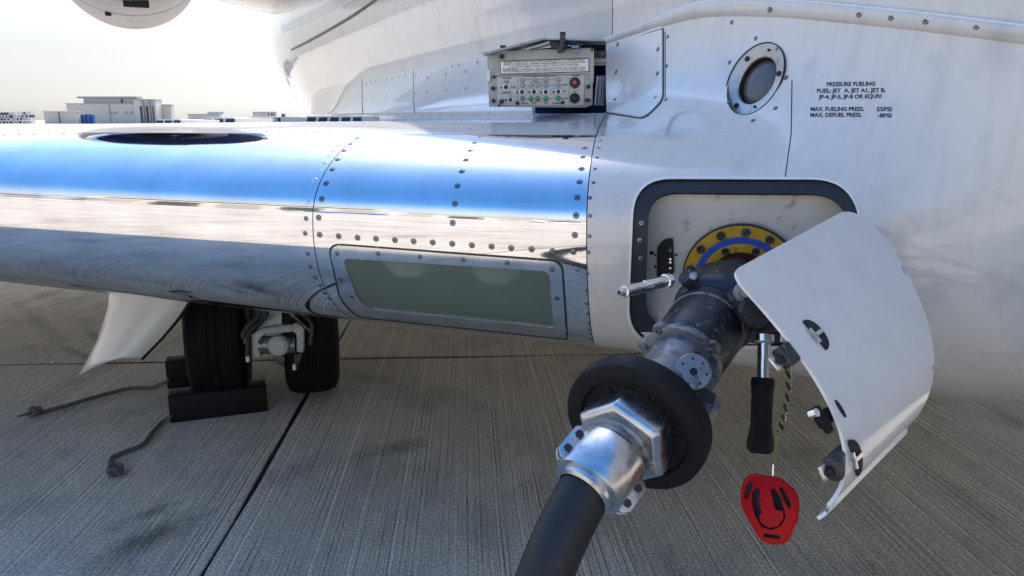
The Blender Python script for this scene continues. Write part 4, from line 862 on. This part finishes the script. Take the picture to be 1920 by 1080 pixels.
mb = MB(); mb.lathe(h1, dv_, [(LL*f, r*1.1) for f, r in ((.33, .017), (.345, .0185), (.41, .0185), (.42, .0172), (.46, .0178), (.47, .0168), (.75, .0165), (.82, .0185), (.90, .0215), (.97, .0205), (1.0, .014))], 28); mb.build('handle_grip', M['rubber'], noz)

# ------------------------------------------------------------------ fuel hose and its clamp
hp_ = [hx+hdir*.070, cp(1118, 888, 1.12), cp(1085, 942, 1.105), cp(1052, 1005, 1.09), cp(1020, 1085, 1.075), cp(985, 1200, 1.06), cp(950, 1380, 1.06)]
e = hp_[-1]; hp_ += [Vector((e.x-.06, e.y-.02, .22)), Vector((e.x-.22, e.y-.15, .06)), Vector((e.x-.6, e.y-.7, .046)), Vector((e.x-.5, e.y-2.2, .046)), Vector((e.x+.2, e.y-4.5, .046)), Vector((e.x+.4, e.y-9, .046))]
hs = thing('fuel_hose', 'black rubber fuel hose with silver clamp running down from the nozzle', 'hose', (e.x, e.y, 0))
mb = MB(); mb.tube(spline(hp_, 10), .0395, 32); mb.build('hose', M['hose'], hs)
c0 = hx+hdir*.078; c1 = cp(1105, 908, 1.112); cd = (c1-c0).normalized(); CL = .072
mb = MB(); mb.lathe(c0, cd, [(0, .0475), (.0, .0535), (.003, .055), (CL-.003, .055), (CL, .0535), (CL, .040)], 48, 0, False, False); clp = mb.build('clamp', M['alu'], hs)
side = (cp(1200, 915, 1.12)-cp(1060, 825, 1.12)); side = (side-cd*side.dot(cd)).normalized(); nrm_c = cd.cross(side); nrm_c = nrm_c if nrm_c.dot(EYE-c0) > 0 else -nrm_c
for s in (1, -1):
    cc = c0+cd*(CL*.5)+side*(s*.0555)
    lp = [(-.032, -.014), (.032, -.014), (.032, .004), (.022, .013), (-.022, .013), (-.032, .004)]
    for o in (.0035, -.0095):
        mb = MB(); mb.prism([cc+cd*x+side*(s*y)+nrm_c*o for x, y in rpoly(lp, .006, 4)], nrm_c*.006); mb.build('clamp_ear', M['alu'], hs, bevel=.0015)
    for x in (-.015, .015):
        mb = MB(); mb.lathe(cc+cd*x+side*(s*.002), nrm_c, [(-.014, .0068), (.0108, .0068)], 6); mb.build('clamp_bolt', M['castdark'], hs)
mb = MB(); mb.lathe(c0, cd, [(CL-.001, .0455), (CL+.010, .0450), (CL+.013, .0392)], 40, 0, False, False); mb.build('ferrule', M['alu'], hs)

# ------------------------------------------------------------------ red dust cap on its lanyard
dc = thing('dust_cap', 'red plastic dust cap hanging on a yellow and black lanyard under the nozzle', 'cap', (.42, 1.12, 0))
cc = cp(1443, 955, 1.17); cn = ((EYE-cc).normalized()+Vector((-.25, 0, .05))).normalized()
def DC(px, py, o=0.):
    r = ray(px, py); t = (cc+cn*o-EYE).dot(cn)/r.dot(cn); return EYE+r*t
def zc(x, y): return (1370+x*.3797, 620+y*.3797)
OUT = rpoly([zc(*p) for p in [(60, 800), (75, 735), (120, 712), (150, 722), (220, 730), (250, 740), (310, 790), (330, 840), (325, 930), (300, 975), (275, 1040), (215, 1048), (155, 1030), (130, 985), (85, 910), (62, 860)]], 9, 5)
HOL = [rpoly([zc(*p) for p in q], 3, 3) for q in ([(72, 770), (95, 740), (115, 755), (85, 835), (65, 825)], [(235, 775), (255, 770), (298, 850), (295, 885), (270, 855)], [(165, 1000), (240, 1010), (245, 1030), (160, 1020)],
    [(105, 800), (125, 770), (150, 790), (135, 830), (155, 900), (140, 915), (150, 950), (190, 975), (235, 965), (262, 925), (258, 890), (220, 885), (195, 790), (215, 775), (250, 830), (272, 920), (250, 965), (200, 985), (150, 968), (118, 910), (104, 850)])]
V, T = cdt(dens(OUT, 6), [dens(h, 5) for h in HOL], 9); ctr_ = np.array(zc(200, 880)); P3 = np.array([tuple(DC(*p, .010*max(0, 1-((p[0]-ctr_[0])/58)**2-((p[1]-ctr_[1])/70)**2))) for p in V]); N3 = np.tile(np.array(tuple(cn)), (len(V), 1)); v, f, fb2, sd_ = shell(P3, N3, T, .0, .006)
me = mesh('cap_face', v, f+fb2+sd_, M['red'], True); bm = bmesh.new(); bm.from_mesh(me)
for e in bm.edges:
    if len(e.link_faces) == 2 and e.calc_face_angle(0) > .7: e.smooth = False
bm.to_mesh(me); bm.free(); link('cap_face', me, dc)
mb = MB(); mb.tube([DC(*p, -.002) for p in OUT+OUT[:1]], .0035, 8); mb.build('cap_rim', M['red'], dc)
mb = MB(); mb.prism([DC(*p, -.018) for p in OUT], cn*.0125); mb.build('cap_body', M['red'], dc, bevel=.002)
mb = MB(); mb.prism([DC(*p, -.0056) for p in rpoly([zc(*p) for p in [(75, 800), (90, 740), (240, 750), (310, 830), (300, 960), (250, 1030), (165, 1022), (95, 900)]], 5, 3)], cn*.0015); mb.build('cap_recess', M['dark'], dc)
mb = MB(); mb.tube([DC(*zc(205, 735), -.004), DC(*zc(207, 700), -.002), DC(*zc(209, 660), 0)], .0015, 8); mb.build('snap_hook', M['chrome'], dc)
lan = [cp(1476, 632, 1.24), cp(1477, 680, 1.235), cp(1478, 730, 1.23), cp(1471, 775, 1.21), cp(1462, 810, 1.20)]
yc = mat('lanyard_yellow', (.30, .22, .04), .7); L_ = spline(lan, 14)
for s_, mm in ((0, yc), (1, M['ink'])):
    mb = MB(); pts = []
    for i, p in enumerate(L_):
        t = i*1.0+s_*math.pi; pts.append(p+Vector((math.cos(t)*.0022, math.sin(t)*.0022, 0)))
    mb.tube(pts, .0027, 7); mb.build('lanyard', mm, dc)
mb = MB(); mb.tube(spline([cp(1462, 810, 1.20), cp(1455, 835, 1.19), cp(1450, 870, 1.175)], 6), .0014, 7); mb.build('lanyard', yc, dc)
mb = MB(); mb.tube(spline([cp(1482, 640, 1.24), cp(1484, 690, 1.235), cp(1481, 740, 1.225), cp(1472, 790, 1.20)], 8), .0008, 6); mb.build('lanyard', M['panel'], dc)
pl_ = cp(1476, 630, 1.24); mb = MB(); mb.box(pl_, Vector((1, 0, 0)), Vector((0, 1, 0)), Vector((0, 0, 1)), .012, .004, .010); mb.build('lanyard_anchor', M['alu'], dc, bevel=.002)

# ------------------------------------------------------------------ background: hangar, sheds, stacked crates
FAR = 300.
def FX(px): return (px-960)/FPX*FAR/1.0
def FZ(py): return max(0, H+(ray(200, py).z/ray(200, py).y)*FAR)
AX, AY, AZ = Vector((1, 0, 0)), Vector((0, 1, 0)), Vector((0, 0, 1))
def fxp(px, y=FAR): r = ray(px, 222); return r.x/r.y*y
def blk(name, px0, px1, ytop, ybot, m, parent, y0=0., dep_=12., bevel=0., **k):
    dep_ = dep_*.2 if dep_ > 3 else dep_; x0, x1 = fxp(px0), fxp(px1); z1 = FZ(ytop); z0 = 0. if ybot is None else FZ(ybot); mb = MB()
    mb.box(((x0+x1)/2, FAR+y0+dep_/2, (z0+z1)/2), AX, AY, AZ, (x1-x0)/2, dep_/2, (z1-z0)/2); return mb.build(name, M[m], parent, smooth=False, **k)
hg = thing('hangar', 'large grey flat-roofed hangar with tall pillared doors on the horizon', 'hangar', (fxp(210), FAR, 0))
blk('wall', 127, 256, 194.5, None, 'bwall', hg, 0, 30); blk('roof', 126, 256.5, 193.6, 194.6, 'broof', hg, -.4, 31)
blk('upper_wall', 152.5, 254, 184, 194, 'bwall', hg, 3, 24); blk('upper_roof', 143, 255, 180.5, 184, 'broof', hg, 2, 26)
blk('end_wall', 256.3, 297, 187.5, None, 'bwall2', hg, -1, 28); blk('end_roof', 255.8, 297.6, 186.2, 187.6, 'broof', hg, -1.6, 29)
for x in (267, 278.5, 290.5): blk('door_opening', x, x+5.5, 199, None, 'bdark', hg, -1.3, .4)
for x in (273.5, 285, 295): blk('pillar', x, x+2.2, 187.6, None, 'broof', hg, -2.2, 1.)
for x in (262, 274, 285.5): blk('window', x, x+7, 188.5, 194, 'cwhite', hg, -1.25, .3)
blk('window', 223, 226.5, 185.5, 192.5, 'bdark', hg, 2.8, .3); 
for x in (208, 216, 236, 246): blk('vent', x, x+2.5, 209, 213, 'broof', hg, -.5, .6)
blk('downpipe', 207, 207.8, 195, None, 'broof', hg, -.3, .3); blk('side_wing', 298, 313.5, 196.8, None, 'bwall', hg, 4, 15); blk('side_roof', 297.8, 315.3, 195.6, 196.9, 'broof', hg, 3.4, 16)
an = thing('shed', 'low grey shed with white roof edge in front of the hangar', 'shed', (fxp(155), FAR-14, 0))
blk('wall', 124, 184, 210.3, None, 'bwall', an, -14, 9); blk('roof', 123.5, 187.5, 208.8, 210.3, 'cwhite', an, -14.5, 10); blk('post', 151, 151.8, 210.5, None, 'bdark', an, -14.3, .3)
for k, (x0, x1) in enumerate(((184, 191), (192, 200), (200.5, 207))):
    t = thing('container', ('blue container left of three beside the low shed', 'blue container in the middle of three beside the low shed', 'blue container right of three before the hangar wall')[k], 'container', (fxp(x0), FAR-12, 0), 'blue containers by the hangar')
    blk('container_body', x0, x1, 215.5-(k % 2), None, 'bblue', t, -12, 5); blk('container_door', x0+1, x0+3, 217, None, 'navy', t, -12.2, .15)
sh = thing('low_building', 'long low pale building right of the hangar', 'building', (fxp(380), FAR, 0)); blk('wall', 353, 411, 214.6, None, 'bwall', sh, 0, 14); blk('roof', 352, 412, 213.6, 214.6, 'broof', sh, -.4, 15); blk('roof_unit', 384, 415, 209.5, 213.6, 'cwhite', sh, 3, 8)
bx_ = thing('small_building', 'small grey flat building with pale end nearest the fuselage', 'building', (fxp(495), FAR, 0)); blk('wall', 474.5, 499, 210.8, None, 'bwall', bx_, 0, 10); blk('roof', 474, 518, 209.7, 210.8, 'broof', bx_, -.4, 11); blk('end_wall', 499.2, 517, 210.9, None, 'cwhite', bx_, -.1, 10)
for x in (503, 509, 513): blk('window', x, x+2, 212.5, 217, 'bdark', bx_, -.3, .3)
po = thing('utility_box', 'tiny dark utility box beside the small grey building', 'box', (fxp(530), FAR, 0)); blk('cabinet', 528, 533, 214, None, 'bdark', po, 0, 2); blk('cabinet_cap', 527.5, 533.5, 213.3, 214, 'broof', po, -.2, 2.4)
for lab, x0, x1, yt in (('short stack of checkered crates at the far left of the horizon', 20, 51, 214.5), ('tall stack of dark checkered crates left of the hangar', 60, 87, 211.5), ('pale stack of checkered crates against the hangar shed', 87.5, 122, 210.5)):
    t = thing('crate_stack', lab, 'crates', (fxp((x0+x1)/2), FAR-20, 0), 'crate stacks on the horizon'); mw, md_ = MB(), MB(); h_ = FZ(yt); nz_ = 4; nx_ = int((x1-x0)/3); wx = (fxp(x1)-fxp(x0))/nx_
    for i in range(nx_):
        for j in range(nz_):
            hh = h_/nz_
            if j == nz_-1 and random.random() < .3: continue
            (md_ if (i+j) % 2 == 0 and (x0 < 80 or random.random() < .5) else mw).box((fxp(x0)+wx*(i+.5), FAR-20+random.uniform(-.2, .2), hh*(j+.5)), AX, AY, AZ, wx*.46, 1.2, hh*.46)
    mw.build('pale_crates', M['cwhite'], t, smooth=False, kind='stuff'); md_.build('dark_crates', M['cdark'], t, smooth=False, kind='stuff')
# what the polished skin mirrors: hangars and parked ground equipment across the apron, behind the camera
for k, (x, y, lx, ly, h_, lab) in enumerate(((-52, -19, 8, 4, 12, 'pale storehouse farthest left across the apron, mirrored in the leading edge'), (-43, -37, 10, 4, 17, 'tall pale hangar across the apron, mirrored in the leading edge'), (-27, -50, 9, 4, 10, 'low pale shed across the apron, mirrored in the leading edge'), (-9, -58, 9, 4, 14, 'pale terminal nearest the fuselage line, mirrored in the leading edge'))):
    t = thing('terminal', lab, 'building', (x, y, 0)); f_ = Vector((-x, -y, 0)).normalized(); r_ = Vector((-f_.y, f_.x, 0)); c = Vector((x, y, 0)); mb = MB(); mb.box(c+AZ*(h_/2), r_, f_, AZ, lx, ly, h_/2); mb.build('wall', M['bwall' if k % 2 else 'bwall2'], t, smooth=False)
    mb = MB(); mb.box(c+AZ*(h_+.2), r_, f_, AZ, lx+.5, ly+.5, .2); mb.build('roof', M['broof'], t, smooth=False)
    for i in range(5): mb = MB(); mb.box(c+f_*(ly+.05)+r_*(lx*(-.8+.4*i))+AZ*(h_*.34), r_, f_, AZ, lx*.14, .1, h_*.30); mb.build('door', M['bdark' if i % 2 else 'broof'], t, smooth=False)
    mb = MB(); mb.box(c+f_*(ly+.05)+AZ*(h_*.80), r_, f_, AZ, lx*.9, .08, h_*.06); mb.build('window_band', M['bdark'], t, smooth=False)
for k, (x, y, lx, m_, lab) in enumerate(((-40, -23, 3.0, 'cwhite', 'white box truck parked across the apron, mirrored in the leading edge'), (-31, -35, 2.4, 'bblue', 'blue service truck parked across the apron, mirrored in the leading edge'), (-17, -43, 3.2, 'cwhite', 'white tanker truck parked across the apron nearest the fuselage line, mirrored in the leading edge'))):
    t = thing('truck', lab, 'truck', (x, y, 0)); f_ = Vector((-x, -y, 0)).normalized(); r_ = Vector((-f_.y, f_.x, 0)); c = Vector((x, y, 0))
    mb = MB(); mb.box(c+AZ*1.75, r_, f_, AZ, lx, 1.2, 1.15); mb.build('cargo_box', M[m_], t, bevel=.08); mb = MB(); mb.box(c+r_*(lx+1.0)+AZ*1.45, r_, f_, AZ, .9, 1.1, .95); mb.build('cab', M['cwhite'], t, bevel=.2)
    mb = MB(); mb.box(c+r_*(lx+1.1)+AZ*1.9+f_*1.05, r_, f_, AZ, .5, .08, .35); mb.build('cab_window', M['bdark'], t)
    for o in (-lx*.7, lx*.5, lx+1.0):
        for sd2 in (-1, 1): mb = MB(); mb.lathe(c+r_*o+f_*(sd2*1.0)+AZ*.48, f_, [(-.15, .2), (-.15, .44), (-.1, .48), (.1, .48), (.15, .44), (.15, .2)], 20); mb.build('wheel', M['tyre'], t)
